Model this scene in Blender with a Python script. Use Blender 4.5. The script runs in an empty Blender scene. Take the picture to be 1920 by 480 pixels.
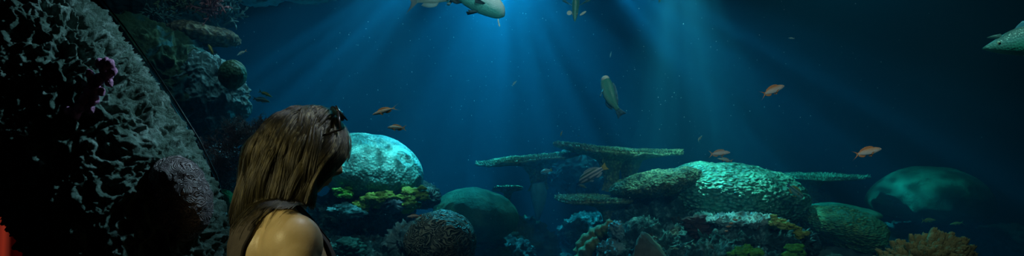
import bpy, bmesh, math, random
import numpy as np
from mathutils import Vector, Matrix, Euler, noise as mnoise

random.seed(7)
S = bpy.context.scene
C = S.collection
PI = math.pi
R = math.radians

# ------------------------------------------------------------------ camera
CAM = (0.0, 0.0, 1.55)
F = 1200.0                                   # focal length in pixels of the 1920 wide frame
cd = bpy.data.cameras.new('camera'); cam = bpy.data.objects.new('camera', cd); C.objects.link(cam)
cam.location = CAM; cam.rotation_euler = (PI/2, 0, 0)
cd.sensor_width = 36.0; cd.lens = F/1920*36.0; cd.clip_start = 0.05; cd.clip_end = 60
S.camera = cam

def at(px, py, Y):
    return Vector(((px-960)/F*Y, Y, CAM[2]-(py-240)/F*Y))
def pl(n, Y):                                # length of n pixels at distance Y
    return n/F*Y

# ------------------------------------------------------------------ world, exposure
w = bpy.data.worlds.new('world'); S.world = w; w.use_nodes = True
w.node_tree.nodes['Background'].inputs[0].default_value = (0.02, 0.035, 0.05, 1)
w.node_tree.nodes['Background'].inputs[1].default_value = 0.03
S.view_settings.view_transform = 'Standard'; S.view_settings.look = 'None'
S.view_settings.gamma = 1.0; S.view_settings.use_curve_mapping = False
S.view_settings.exposure = 0.0
S.cycles.volume_bounces = 0
S.cycles.max_bounces = 8
S.cycles.transparent_max_bounces = 24
S.cycles.sample_clamp_indirect = 3.0
S.cycles.sample_clamp_direct = 0.0
S.cycles.use_denoising = True

# ------------------------------------------------------------------ lights
def spot(name, loc, target, energy, color, angle, blend=1.0, radius=0.05, gobo=None):
    d = bpy.data.lights.new(name, 'SPOT'); o = bpy.data.objects.new(name, d); C.objects.link(o)
    o.location = loc
    o.rotation_euler = (Vector(target)-Vector(loc)).to_track_quat('-Z', 'Y').to_euler()
    d.energy = energy; d.color = color; d.spot_size = R(angle); d.spot_blend = blend
    d.shadow_soft_size = radius
    if gobo:
        fine, coarse, lo = gobo
        d.use_nodes = True; nt = d.node_tree; N = nt.nodes; L = nt.links
        em = N['Emission']
        tc = N.new('ShaderNodeTexCoord')
        def nnode(t, **kw):
            n = N.new(t)
            for k, v in kw.items(): setattr(n, k, v)
            return n
        ns = nnode('ShaderNodeTexNoise'); ns.inputs['Scale'].default_value = fine*0.7; ns.inputs['Detail'].default_value = 2
        L.new(tc.outputs['Normal'], ns.inputs['Vector'])
        mx = nnode('ShaderNodeVectorMath', operation='MULTIPLY_ADD')
        L.new(ns.outputs['Color'], mx.inputs[0]); mx.inputs[1].default_value = (1.3/fine,)*3; L.new(tc.outputs['Normal'], mx.inputs[2])
        vo = nnode('ShaderNodeTexVoronoi', feature='DISTANCE_TO_EDGE'); vo.inputs['Scale'].default_value = fine
        L.new(mx.outputs[0], vo.inputs['Vector'])
        mr = nnode('ShaderNodeMapRange'); mr.inputs[1].default_value = 0.0; mr.inputs[2].default_value = 0.26
        mr.inputs[3].default_value = 1.0; mr.inputs[4].default_value = 0.0
        L.new(vo.outputs['Distance'], mr.inputs[0])
        pw = nnode('ShaderNodeMath', operation='POWER'); L.new(mr.outputs[0], pw.inputs[0]); pw.inputs[1].default_value = 3.0
        ma = nnode('ShaderNodeMath', operation='MULTIPLY_ADD'); L.new(pw.outputs[0], ma.inputs[0]); ma.inputs[1].default_value = 6.5; ma.inputs[2].default_value = 0.30
        n2 = nnode('ShaderNodeTexNoise'); n2.inputs['Scale'].default_value = coarse; n2.inputs['Detail'].default_value = 2
        L.new(tc.outputs['Normal'], n2.inputs['Vector'])
        m2 = nnode('ShaderNodeMapRange'); m2.inputs[1].default_value = 0.38; m2.inputs[2].default_value = 0.66
        m2.inputs[3].default_value = lo; m2.inputs[4].default_value = 2.0 - lo
        L.new(n2.outputs['Fac'], m2.inputs[0])
        mm = nnode('ShaderNodeMath', operation='MULTIPLY'); L.new(ma.outputs[0], mm.inputs[0]); L.new(m2.outputs[0], mm.inputs[1])
        L.new(mm.outputs[0], em.inputs['Strength'])
    return o

# lamps hung over the water of the tank
BLUE = (0.05, 0.66, 1.0)
spot('tank_lamp_or_fill', (-0.05, 5.6, 3.12), (-0.05, 5.0, 0.0), 400, BLUE, 135, 1.0, 0.05, gobo=(34, 6, 0.15))
spot('tank_lamp_or_fill', (-0.50, 5.5, 3.14), (-1.65, 5.3, 2.05), 700, BLUE, 48, 1.0, 0.04, gobo=(22, 8, 0.2))
spot('tank_lamp_or_fill', (-0.10, 5.3, 3.04), (-0.10, 5.2, 1.6), 370, BLUE, 34, 1.0, 0.04, gobo=(22, 8, 0.2))
spot('tank_lamp_or_fill', (0.60, 5.6, 3.14), (1.85, 5.4, 2.0), 660, BLUE, 48, 1.0, 0.04, gobo=(22, 8, 0.2))
# paler lamps nearer the window, lighting the reef, with added fills
spot('tank_lamp_or_fill', (-0.55, 3.10, 3.1), (-0.83, 3.60, 1.42), 120, (0.42, 0.95, 1.0), 32, 0.8, 0.02, gobo=(26, 6, 0.4))   # over the pale boulder
spot('tank_lamp_or_fill', (1.15, 4.50, 3.1), (1.25, 4.42, 1.1), 330, (0.34, 0.95, 0.85), 48, 0.9, 0.03, gobo=(26, 6, 0.4))    # over the big mound
spot('tank_lamp_or_fill', (0.5, 2.45, 3.2), (0.80, 3.9, 2.35), 60, (1.0, 0.93, 0.80), 80, 1.0, 0.08)                        # just inside the window
spot('tank_lamp_or_fill', (-1.2, 2.85, 2.95), (-1.5, 3.6, 1.8), 18, (0.40, 0.85, 1.0), 92, 1.0, 0.05)                            # added fill over the left reef and sea fan
spot('tank_lamp_or_fill', (-0.95, 3.95, 2.95), (-1.52, 3.35, 1.85), 42, (0.35, 0.82, 1.0), 40, 1.0, 0.04, gobo=(20, 6, 0.4))  # added rim light behind the left reef's crest
spot('tank_lamp_or_fill', (2.5, 2.5, 3.1), (2.7, 3.25, 1.85), 55, (0.45, 1.0, 0.85), 50, 1.0, 0.05)                           # added fill at the window's right end, for the unicornfish
spot('tank_lamp_or_fill', (3.0, 5.8, 3.9), (2.8, 5.5, 0.0), 165, (0.06, 0.62, 0.70), 130, 1.0, 0.10)                         # dim fill added over the right side to lift the haze
spot('tank_lamp_or_fill', (-0.75, 2.40, 2.9), (-0.62, 2.95, 1.6), 30, (0.92, 1.0, 0.92), 42, 1.0, 0.04)                        # small fill added for the dark fish by the window
spot('tank_lamp_or_fill', (1.7, 2.42, 2.6), (1.75, 2.80, 0.95), 8.5, (1.0, 0.95, 0.60), 40, 1.0, 0.05)                        # fill added to brighten the finger coral
spot('tank_lamp_or_fill', (-0.05, 3.45, 3.1), (-0.16, 4.0, 2.35), 24, (0.75, 0.95, 1.0), 46, 1.0, 0.03)                      # fill added to brighten the fish at the surface
# warm lamp in the visitors' room, and fills added around it
spot('room_lamp_or_fill', (1.0, 0.6, 2.8), (1.35, 3.1, 1.72), 85, (0.92, 0.97, 1.0), 46, 0.8, 0.04)                           # added front fill shining into the tank, for the fish
spot('room_lamp_or_fill', (0.2, 0.5, 2.9), (-0.14, 4.0, 2.44), 170, (0.95, 0.98, 1.0), 19, 0.8, 0.04)                          # second added front fill, on the fish near the surface
spot('room_lamp_or_fill', (0.05, 1.95, 2.9), (-0.41, 1.5, 1.60), 42, (0.72, 0.88, 1.0), 16, 1.0, 0.03)                       # cool, added for the highlight on the crown of the hair
spot('room_lamp_or_fill', (0.10, 2.02, 2.65), (-1.08, 1.80, 1.66), 74, (0.46, 0.88, 1.0), 42, 1.0, 0.05)                     # cool, added to rake light across the framing rock
spot('room_lamp_or_fill', (-1.5, -0.5, 2.6), (-0.50, 1.42, 1.36), 105, (1.0, 0.90, 0.44), 18, 0.6, 0.06)                      # warm, on the visitor
spot('room_lamp_or_fill', (-2.5, 1.5, 1.35), (-1.62, 2.14, 1.15), 12, (1.0, 0.8, 0.6), 22, 0.6, 0.05)                           # fill added to light the red cloth

# ------------------------------------------------------------------ object helpers
def tag(o, label=None, cat=None, group=None, kind=None):
    if label: o['label'] = label
    if cat: o['category'] = cat
    if group: o['group'] = group
    if kind: o['kind'] = kind
    return o

def empty(name, loc=(0, 0, 0), label=None, cat=None, group=None, rot=(0, 0, 0), scale=1.0):
    o = bpy.data.objects.new(name, None); C.objects.link(o)
    o.empty_display_size = 0.1
    o.location = loc; o.rotation_euler = rot; o.scale = (scale,)*3
    return tag(o, label, cat, group)

def mesh_obj(name, V, Fc, material, parent=None, loc=None, smooth=True):
    me = bpy.data.meshes.new(name)
    V = np.asarray(V, dtype=np.float32)
    me.from_pydata([], [], []) if False else None
    Fc = list(Fc) if not isinstance(Fc, np.ndarray) else Fc
    if isinstance(Fc, np.ndarray) and Fc.ndim == 2:
        n, k = Fc.shape
        me.vertices.add(len(V)); me.vertices.foreach_set('co', V.ravel())
        me.loops.add(n*k); me.loops.foreach_set('vertex_index', Fc.astype(np.int32).ravel())
        me.polygons.add(n)
        me.polygons.foreach_set('loop_start', np.arange(0, n*k, k, dtype=np.int32))
        me.polygons.foreach_set('loop_total', np.full(n, k, dtype=np.int32))
        me.update(calc_edges=True); me.validate()
    else:
        me.from_pydata([tuple(map(float, v)) for v in V], [], [tuple(int(i) for i in f) for f in Fc])
    if smooth:
        me.polygons.foreach_set('use_smooth', np.ones(len(me.polygons), dtype=bool))
    me.materials.append(material)
    o = bpy.data.objects.new(name, me); C.objects.link(o)
    if parent: o.parent = parent
    if loc is not None: o.location = loc
    return o

def grid_faces(n, m, wrap_n=False, wrap_m=False):
    i = np.arange(n if wrap_n else n-1); j = np.arange(m if wrap_m else m-1)
    I, J = np.meshgrid(i, j, indexing='ij')
    a = I*m+J; b = ((I+1) % n)*m+J; c = ((I+1) % n)*m+(J+1) % m; d = I*m+(J+1) % m
    return np.stack([a, b, c, d], -1).reshape(-1, 4)

class MB:
    """collects shapes that become ONE mesh"""
    def __init__(s): s.V = []; s.F = []; s.n = 0
    def add(s, V, Fc):
        V = np.asarray(V, float); s.V.append(V)
        s.F.extend([tuple(int(i)+s.n for i in f) for f in Fc]); s.n += len(V)
    def box(s, c, h):
        c = np.array(c); h = np.array(h)
        v = np.array([[x, y, z] for x in (-1, 1) for y in (-1, 1) for z in (-1, 1)])*h+c
        s.add(v, [(0, 1, 3, 2), (4, 6, 7, 5), (0, 4, 5, 1), (2, 3, 7, 6), (0, 2, 6, 4), (1, 5, 7, 3)])
    def tube(s, pts, rad, k=8, cap=True, flat=1.0):
        pts = [Vector(p) for p in pts]; n = len(pts)
        if not hasattr(rad, '__len__'): rad = [rad]*n
        up = Vector((0, 0, 1)); V = []
        prev = None
        for i in range(n):
            t = (pts[min(i+1, n-1)]-pts[max(i-1, 0)])
            t = t.normalized() if t.length > 1e-9 else Vector((0, 0, 1))
            a = t.cross(up if prev is None else prev)
            if a.length < 1e-4: a = t.cross(Vector((1, 0, 0)))
            a.normalize(); b = a.cross(t).normalized(); prev = b if prev is not None else b
            prev = b
            for j in range(k):
                q = 2*PI*j/k
                V.append(pts[i]+a*math.cos(q)*rad[i]+b*math.sin(q)*rad[i]*flat)
        Fc = [(i*k+j, i*k+(j+1) % k, (i+1)*k+(j+1) % k, (i+1)*k+j) for i in range(n-1) for j in range(k)]
        if cap: Fc += [tuple(range(k-1, -1, -1)), tuple((n-1)*k+j for j in range(k))]
        s.add([tuple(v) for v in V], Fc)
    def ball(s, c, r, k=8, rings=6, rot=None):
        r = np.array(r if hasattr(r, '__len__') else (r, r, r), float)
        V = [(0, 0, 1)]
        for i in range(1, rings):
            t = PI*i/rings
            V += [(math.sin(t)*math.cos(2*PI*j/k), math.sin(t)*math.sin(2*PI*j/k), math.cos(t)) for j in range(k)]
        V.append((0, 0, -1)); V = np.array(V)*r
        if rot is not None: V = V @ np.array(rot.to_matrix()).T
        V = V+np.array(c)
        Fc = [(0, 1+j, 1+(j+1) % k) for j in range(k)]
        for i in range(rings-2):
            for j in range(k):
                Fc.append((1+i*k+j, 1+(i+1)*k+j, 1+(i+1)*k+(j+1) % k, 1+i*k+(j+1) % k))
        b = 1+(rings-2)*k; e = len(V)-1
        Fc += [(b+(j+1) % k, b+j, e) for j in range(k)]
        s.add(V, Fc)
    def cone(s, p, d, r, h, k=5):
        s.tube([p, Vector(p)+Vector(d)*h*0.6, Vector(p)+Vector(d)*h], [r, r*0.75, r*0.25], k)
    def build(s, name, m, parent=None, loc=None, smooth=True):
        return mesh_obj(name, np.concatenate(s.V), s.F, m, parent, loc, smooth)

# ------------------------------------------------------------------ numpy noise
def _hash(ix, iy, iz, seed):
    h = (ix.astype(np.int64)*374761393+iy.astype(np.int64)*668265263+iz.astype(np.int64)*2147483647+seed*1274126177) & 0xffffffff
    h = ((h ^ (h >> 13))*1274126177) & 0xffffffff
    h = (h ^ (h >> 16))*2246822519 & 0xffffffff
    return ((h ^ (h >> 15)) & 0xffffff)/float(0xffffff)

def vnoise(P, seed=0):
    P = np.asarray(P, float); I = np.floor(P).astype(np.int64); f = P-I
    u = f*f*f*(f*(f*6-15)+10)
    r = 0
    for dx in (0, 1):
        wx = u[:, 0] if dx else 1-u[:, 0]
        for dy in (0, 1):
            wy = u[:, 1] if dy else 1-u[:, 1]
            for dz in (0, 1):
                wz = u[:, 2] if dz else 1-u[:, 2]
                r = r+wx*wy*wz*_hash(I[:, 0]+dx, I[:, 1]+dy, I[:, 2]+dz, seed)
    return r*2-1

def fbm(P, oc=4, seed=0, gain=0.5, lac=2.07):
    a = 1.0; r = 0; t = 0; P = np.asarray(P, float)
    for k in range(oc):
        r = r+a*vnoise(P+17.3*k, seed+k); t += a; a *= gain; P = P*lac
    return r/t

def ridged(P, oc=4, seed=0, gain=0.55, lac=2.1):
    a = 1.0; r = 0; t = 0; P = np.asarray(P, float)
    for k in range(oc):
        r = r+a*(1-np.abs(vnoise(P+9.1*k, seed+k)))**2; t += a; a *= gain; P = P*lac
    return r/t

def worley(P, seed=0):
    P = np.asarray(P, float); I = np.floor(P).astype(np.int64)
    f1 = np.full(len(P), 9.0); f2 = np.full(len(P), 9.0)
    for dx in (-1, 0, 1):
        for dy in (-1, 0, 1):
            for dz in (-1, 0, 1):
                a, b, c = I[:, 0]+dx, I[:, 1]+dy, I[:, 2]+dz
                q = np.stack([a+_hash(a, b, c, seed), b+_hash(a, b, c, seed+11), c+_hash(a, b, c, seed+23)], 1)
                d = np.sqrt(((q-P)**2).sum(1))
                m = d < f1
                f2 = np.where(m, f1, np.minimum(f2, d)); f1 = np.where(m, d, f1)
    return f1, f2

# ------------------------------------------------------------------ materials
def new_mat(name):
    m = bpy.data.materials.new(name); m.use_nodes = True
    return m, m.node_tree.nodes, m.node_tree.links, m.node_tree.nodes['Principled BSDF']

def ramp(N, stops):
    r = N.new('ShaderNodeValToRGB'); el = r.color_ramp.elements
    while len(el) < len(stops): el.new(0.5)
    for e, (p, c) in zip(el, stops):
        e.position = p; e.color = (*c, 1)
    return r

def plain(name, col, rough=0.6, spec=0.3, var=0.12, vscale=20, bump=0.0, bscale=60, metallic=0.0, coat=0.0):
    m, N, L, B = new_mat(name)
    tc = N.new('ShaderNodeTexCoord'); n = N.new('ShaderNodeTexNoise'); n.inputs['Scale'].default_value = vscale; n.inputs['Detail'].default_value = 4
    L.new(tc.outputs['Object'], n.inputs['Vector'])
    r = ramp(N, [(0.3, tuple(c*(1-var) for c in col)), (0.7, tuple(min(1, c*(1+var)) for c in col))])
    L.new(n.outputs['Fac'], r.inputs[0]); L.new(r.outputs[0], B.inputs['Base Color'])
    B.inputs['Roughness'].default_value = rough; B.inputs['Specular IOR Level'].default_value = spec
    B.inputs['Metallic'].default_value = metallic; B.inputs['Coat Weight'].default_value = coat
    if bump:
        n2 = N.new('ShaderNodeTexNoise'); n2.inputs['Scale'].default_value = bscale; n2.inputs['Detail'].default_value = 5
        L.new(tc.outputs['Object'], n2.inputs['Vector'])
        b = N.new('ShaderNodeBump'); b.inputs['Strength'].default_value = bump; b.inputs['Distance'].default_value = 0.01
        L.new(n2.outputs['Fac'], b.inputs['Height']); L.new(b.outputs[0], B.inputs['Normal'])
    return m

def rock_mat(name, stops, scale=9.0, fine=55.0, dist=0.012, rough=0.8, patch=None, pscale=5.0, spec=0.3):
    """mottled stone with growth; patch = (colour, threshold) for encrusting algae"""
    m, N, L, B = new_mat(name)
    tc = N.new('ShaderNodeTexCoord')
    n = N.new('ShaderNodeTexNoise'); n.inputs['Scale'].default_value = scale; n.inputs['Detail'].default_value = 7; n.inputs['Roughness'].default_value = 0.65
    L.new(tc.outputs['Object'], n.inputs['Vector'])
    r = ramp(N, stops); L.new(n.outputs['Fac'], r.inputs[0])
    out = r.outputs[0]
    if patch:
        n3 = N.new('ShaderNodeTexNoise'); n3.inputs['Scale'].default_value = pscale; n3.inputs['Detail'].default_value = 5
        mp = N.new('ShaderNodeMapping'); mp.inputs['Location'].default_value = (3.1, 7.7, 1.3)
        L.new(tc.outputs['Object'], mp.inputs[0]); L.new(mp.outputs[0], n3.inputs['Vector'])
        mr = N.new('ShaderNodeMapRange'); mr.inputs[1].default_value = patch[1]; mr.inputs[2].default_value = patch[1]+0.06
        L.new(n3.outputs['Fac'], mr.inputs[0])
        mx = N.new('ShaderNodeMix'); mx.data_type = 'RGBA'
        L.new(mr.outputs[0], mx.inputs['Factor']); L.new(out, mx.inputs['A']); mx.inputs['B'].default_value = (*patch[0], 1)
        out = mx.outputs['Result']
    L.new(out, B.inputs['Base Color'])
    n2 = N.new('ShaderNodeTexNoise'); n2.inputs['Scale'].default_value = fine; n2.inputs['Detail'].default_value = 6; n2.inputs['Roughness'].default_value = 0.7
    n2.inputs['Distortion'].default_value = 0.6
    L.new(tc.outputs['Object'], n2.inputs['Vector'])
    b = N.new('ShaderNodeBump'); b.inputs['Strength'].default_value = 0.9; b.inputs['Distance'].default_value = dist
    L.new(n2.outputs['Fac'], b.inputs['Height']); L.new(b.outputs[0], B.inputs['Normal'])
    B.inputs['Roughness'].default_value = rough; B.inputs['Specular IOR Level'].default_value = spec
    return m

def maze_mat(name, c_lo, c_hi, nscale, freq, dist=0.006, rough=0.6, spec=0.4, mottle=None):
    """meandering brain coral ridges: contour lines of a noise field"""
    m, N, L, B = new_mat(name)
    tc = N.new('ShaderNodeTexCoord')
    n = N.new('ShaderNodeTexNoise'); n.inputs['Scale'].default_value = nscale; n.inputs['Detail'].default_value = 1.5
    n.inputs['Distortion'].default_value = 0.8
    L.new(tc.outputs['Object'], n.inputs['Vector'])
    mu = N.new('ShaderNodeMath'); mu.operation = 'MULTIPLY'; mu.inputs[1].default_value = freq; L.new(n.outputs['Fac'], mu.inputs[0])
    si = N.new('ShaderNodeMath'); si.operation = 'SINE'; L.new(mu.outputs[0], si.inputs[0])
    mr = N.new('ShaderNodeMapRange'); mr.inputs[1].default_value = -1; mr.inputs[2].default_value = 0.7; L.new(si.outputs[0], mr.inputs[0])
    r = ramp(N, [(0.15, c_lo), (0.85, c_hi)]); L.new(mr.outputs[0], r.inputs[0])
    out = r.outputs[0]
    if mottle:
        n3 = N.new('ShaderNodeTexNoise'); n3.inputs['Scale'].default_value = 7; n3.inputs['Detail'].default_value = 4
        L.new(tc.outputs['Object'], n3.inputs['Vector'])
        mx = N.new('ShaderNodeMix'); mx.data_type = 'RGBA'
        q = N.new('ShaderNodeMapRange'); q.inputs[1].default_value = 0.42; q.inputs[2].default_value = 0.62; L.new(n3.outputs['Fac'], q.inputs[0])
        L.new(q.outputs[0], mx.inputs['Factor']); L.new(out, mx.inputs['A']); mx.inputs['B'].default_value = (*mottle, 1)
        out = mx.outputs['Result']
    L.new(out, B.inputs['Base Color'])
    b = N.new('ShaderNodeBump'); b.inputs['Strength'].default_value = 1.0; b.inputs['Distance'].default_value = dist
    L.new(mr.outputs[0], b.inputs['Height']); L.new(b.outputs[0], B.inputs['Normal'])
    B.inputs['Roughness'].default_value = rough; B.inputs['Specular IOR Level'].default_value = spec
    return m

def polyp_mat(name, c_lo, c_hi, scale, dist=0.008, rough=0.55, spec=0.4, mscale=6, c_mot=None, stretch=(1, 1, 1)):
    """star coral: a skin of small cups"""
    m, N, L, B = new_mat(name)
    tc = N.new('ShaderNodeTexCoord')
    mp = N.new('ShaderNodeMapping'); mp.inputs['Scale'].default_value = stretch; L.new(tc.outputs['Object'], mp.inputs[0])
    v = N.new('ShaderNodeTexVoronoi'); v.feature = 'SMOOTH_F1'; v.inputs['Scale'].default_value = scale; v.inputs['Smoothness'].default_value = 0.4
    L.new(mp.outputs[0], v.inputs['Vector'])
    r = ramp(N, [(0.1, c_hi), (0.6, c_lo)]); L.new(v.outputs['Distance'], r.inputs[0])
    out = r.outputs[0]
    n3 = N.new('ShaderNodeTexNoise'); n3.inputs['Scale'].default_value = mscale; n3.inputs['Detail'].default_value = 6
    L.new(tc.outputs['Object'], n3.inputs['Vector'])
    if c_mot:
        mx = N.new('ShaderNodeMix'); mx.data_type = 'RGBA'
        q = N.new('ShaderNodeMapRange'); q.inputs[1].default_value = 0.4; q.inputs[2].default_value = 0.65; L.new(n3.outputs['Fac'], q.inputs[0])
        L.new(q.outputs[0], mx.inputs['Factor']); L.new(out, mx.inputs['A']); mx.inputs['B'].default_value = (*c_mot, 1)
        out = mx.outputs['Result']
    L.new(out, B.inputs['Base Color'])
    n4 = N.new('ShaderNodeTexNoise'); n4.inputs['Scale'].default_value = scale*2.2; n4.inputs['Detail'].default_value = 4
    L.new(tc.outputs['Object'], n4.inputs['Vector'])
    ad = N.new('ShaderNodeMath'); ad.operation = 'MULTIPLY_ADD'; L.new(n4.outputs['Fac'], ad.inputs[0]); ad.inputs[1].default_value = -0.5; L.new(v.outputs['Distance'], ad.inputs[2])
    b = N.new('ShaderNodeBump'); b.invert = True; b.inputs['Strength'].default_value = 1.0; b.inputs['Distance'].default_value = dist
    L.new(ad.outputs[0], b.inputs['Height']); L.new(b.outputs[0], B.inputs['Normal'])
    B.inputs['Roughness'].default_value = rough; B.inputs['Specular IOR Level'].default_value = spec
    return m

_ico = {}
def ico(sub):
    if sub not in _ico:
        bm = bmesh.new(); bmesh.ops.create_icosphere(bm, subdivisions=sub, radius=1.0)
        bm.verts.ensure_lookup_table()
        _ico[sub] = (np.array([v.co[:] for v in bm.verts]), np.array([[v.index for v in f.verts] for f in bm.faces]))
        bm.free()
    return _ico[sub]

def blob(name, c, r, m, disp, sub=6, rot=(0, 0, 0), power=1.0, parent=None, warp=None):
    """rounded body with real relief; disp(Pworldish, dir) -> metres along the surface"""
    U, Fc = ico(sub)
    r = np.array(r, float)
    D = U.copy()
    if power != 1.0:                          # boxier
        D = np.sign(D)*np.abs(D)**power; D = D/np.linalg.norm(D, axis=1)[:, None]**0.5
    V = D*r
    if warp is not None: V = warp(V, U)
    Nn = U/r; Nn /= np.linalg.norm(Nn, axis=1)[:, None]
    M = np.array(Euler(rot).to_matrix())
    V = V @ M.T; Nn = Nn @ M.T
    c = np.array(c, float)
    V = V+Nn*disp(V+c, Nn)[:, None]
    return mesh_obj(name, V, Fc, m, parent, loc=None if parent else tuple(c))

# ------------------------------------------------------------------ tank and room shell
WALL = plain('tank_wall_paint', (0.012, 0.10, 0.15), 0.9, 0.05, 0.25, 1.5)
DARK = plain('dark_wall_paint', (0.01, 0.012, 0.012), 0.9, 0.1, 0.2, 3)
SAND = rock_mat('tank_gravel', [(0.3, (0.03, 0.07, 0.08)), (0.7, (0.09, 0.16, 0.16))], 5, 60, 0.01)
CARPET = plain('room_carpet', (0.02, 0.02, 0.025), 0.95, 0.05, 0.3, 80)
GX0, GX1, GY0, GY1 = -2.3, 3.4, 2.27, 2.33
TX0, TX1, TYB, TZ0, TZ1 = -5.6, 6.5, 9.0, -0.3, 4.15
def slab(name, lo, hi, m, kind='structure'):
    b = MB(); lo = np.array(lo); hi = np.array(hi); b.box((0, 0, 0), (hi-lo)/2)
    o = b.build(name, m, loc=tuple((lo+hi)/2), smooth=False); o['kind'] = kind; return o
slab('wall_back', (TX0, TYB, TZ0), (TX1, TYB+0.1, TZ1), WALL)
slab('wall_left', (TX0-0.1, GY1, TZ0), (TX0, TYB, TZ1), WALL)
slab('wall_right', (TX1, GY1, TZ0), (TX1+0.1, TYB, TZ1), WALL)
slab('floor_tank', (TX0, GY1, TZ0-0.1), (TX1, TYB, TZ0), SAND)
slab('floor', (-4, -2.5, -0.1), (4, GY0, 0.0), CARPET)
slab('wall_front_left', (-4, GY0, 0.0), (GX0, GY1, 3.6), DARK)
slab('wall_front_right', (GX1, GY0, 0.0), (4, GY1, 3.6), DARK)
# acrylic viewing pane: clear, faintly reflecting
m, N, L, B = new_mat('acrylic_pane'); N.remove(B)
tr = N.new('ShaderNodeBsdfTransparent'); tr.inputs[0].default_value = (0.985, 1, 1, 1)
gl = N.new('ShaderNodeBsdfGlossy'); gl.inputs['Roughness'].default_value = 0.02
fr = N.new('ShaderNodeFresnel'); fr.inputs['IOR'].default_value = 1.12
mx = N.new('ShaderNodeMixShader'); L.new(fr.outputs[0], mx.inputs[0]); L.new(tr.outputs[0], mx.inputs[1]); L.new(gl.outputs[0], mx.inputs[2])
L.new(mx.outputs[0], N['Material Output'].inputs['Surface'])
ACRYLIC = m
slab('window_1', (GX0, GY0, 0.0), (GX1, GY1, 3.6), ACRYLIC)
# the water: a body that scatters blue and swallows red
m, N, L, B = new_mat('tank_water'); N.remove(B)
sc = N.new('ShaderNodeVolumeScatter'); sc.inputs['Color'].default_value = (0.10, 0.52, 0.95, 1); sc.inputs['Density'].default_value = 0.075; sc.inputs['Anisotropy'].default_value = 0.25
ab = N.new('ShaderNodeVolumeAbsorption'); ab.inputs['Color'].default_value = (0.30, 0.66, 0.66, 1); ab.inputs['Density'].default_value = 0.60
ad = N.new('ShaderNodeAddShader'); L.new(sc.outputs[0], ad.inputs[0]); L.new(ab.outputs[0], ad.inputs[1])
L.new(ad.outputs[0], N['Material Output'].inputs['Volume'])
WATER = m
b = MB(); b.box((0, 0, 0), ((TX1-TX0)/2-0.005, (TYB-GY1)/2-0.005, (TZ1-TZ0)/2-0.005))
o = b.build('tank_water', WATER, loc=((TX0+TX1)/2, (TYB+GY1)/2, (TZ0+TZ1)/2), smooth=False)
tag(o, 'deep blue hazy water filling the aquarium tank behind the window', 'water', kind='stuff')

# reef slope that carries the rockwork, rising from the tank floor
def slope():
    xs = np.linspace(-4.2, 5.4, 260); ys = np.linspace(2.36, 8.6, 170)
    X, Y = np.meshgrid(xs, ys, indexing='ij'); P = np.stack([X, Y, 0*X], -1).reshape(-1, 3)
    base = np.interp(P[:, 1], [2.3, 2.7, 3.3, 4.2, 5.2, 6.2, 7.4, 8.6], [-0.2, 0.45, 0.66, 0.52, 0.36, 0.22, -0.05, -0.22])
    Z = base+0.10*fbm(P*1.4, 4, 3)+0.10*(ridged(P*3.5, 4, 7)-.6)
    Z -= 0.5*np.clip((P[:, 0]-2.6)/2.0, 0, 1)
    Z -= 0.30*np.exp(-((P[:, 0]-0.30)/0.35)**2)*np.clip((P[:, 1]-4.0), 0, 1)
    P[:, 2] = np.maximum(Z, -0.29)
    m = rock_mat('slope_rock', [(0.3, (0.02, 0.05, 0.055)), (0.5, (0.05, 0.12, 0.12)), (0.72, (0.13, 0.22, 0.21))], 6, 45, 0.014, 0.8, ((0.08, 0.06, 0.04), 0.60), 5)
    o = mesh_obj('floor_reef', P, grid_faces(260, 170)[:, ::-1], m); o['kind'] = 'structure'
slope()

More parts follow.
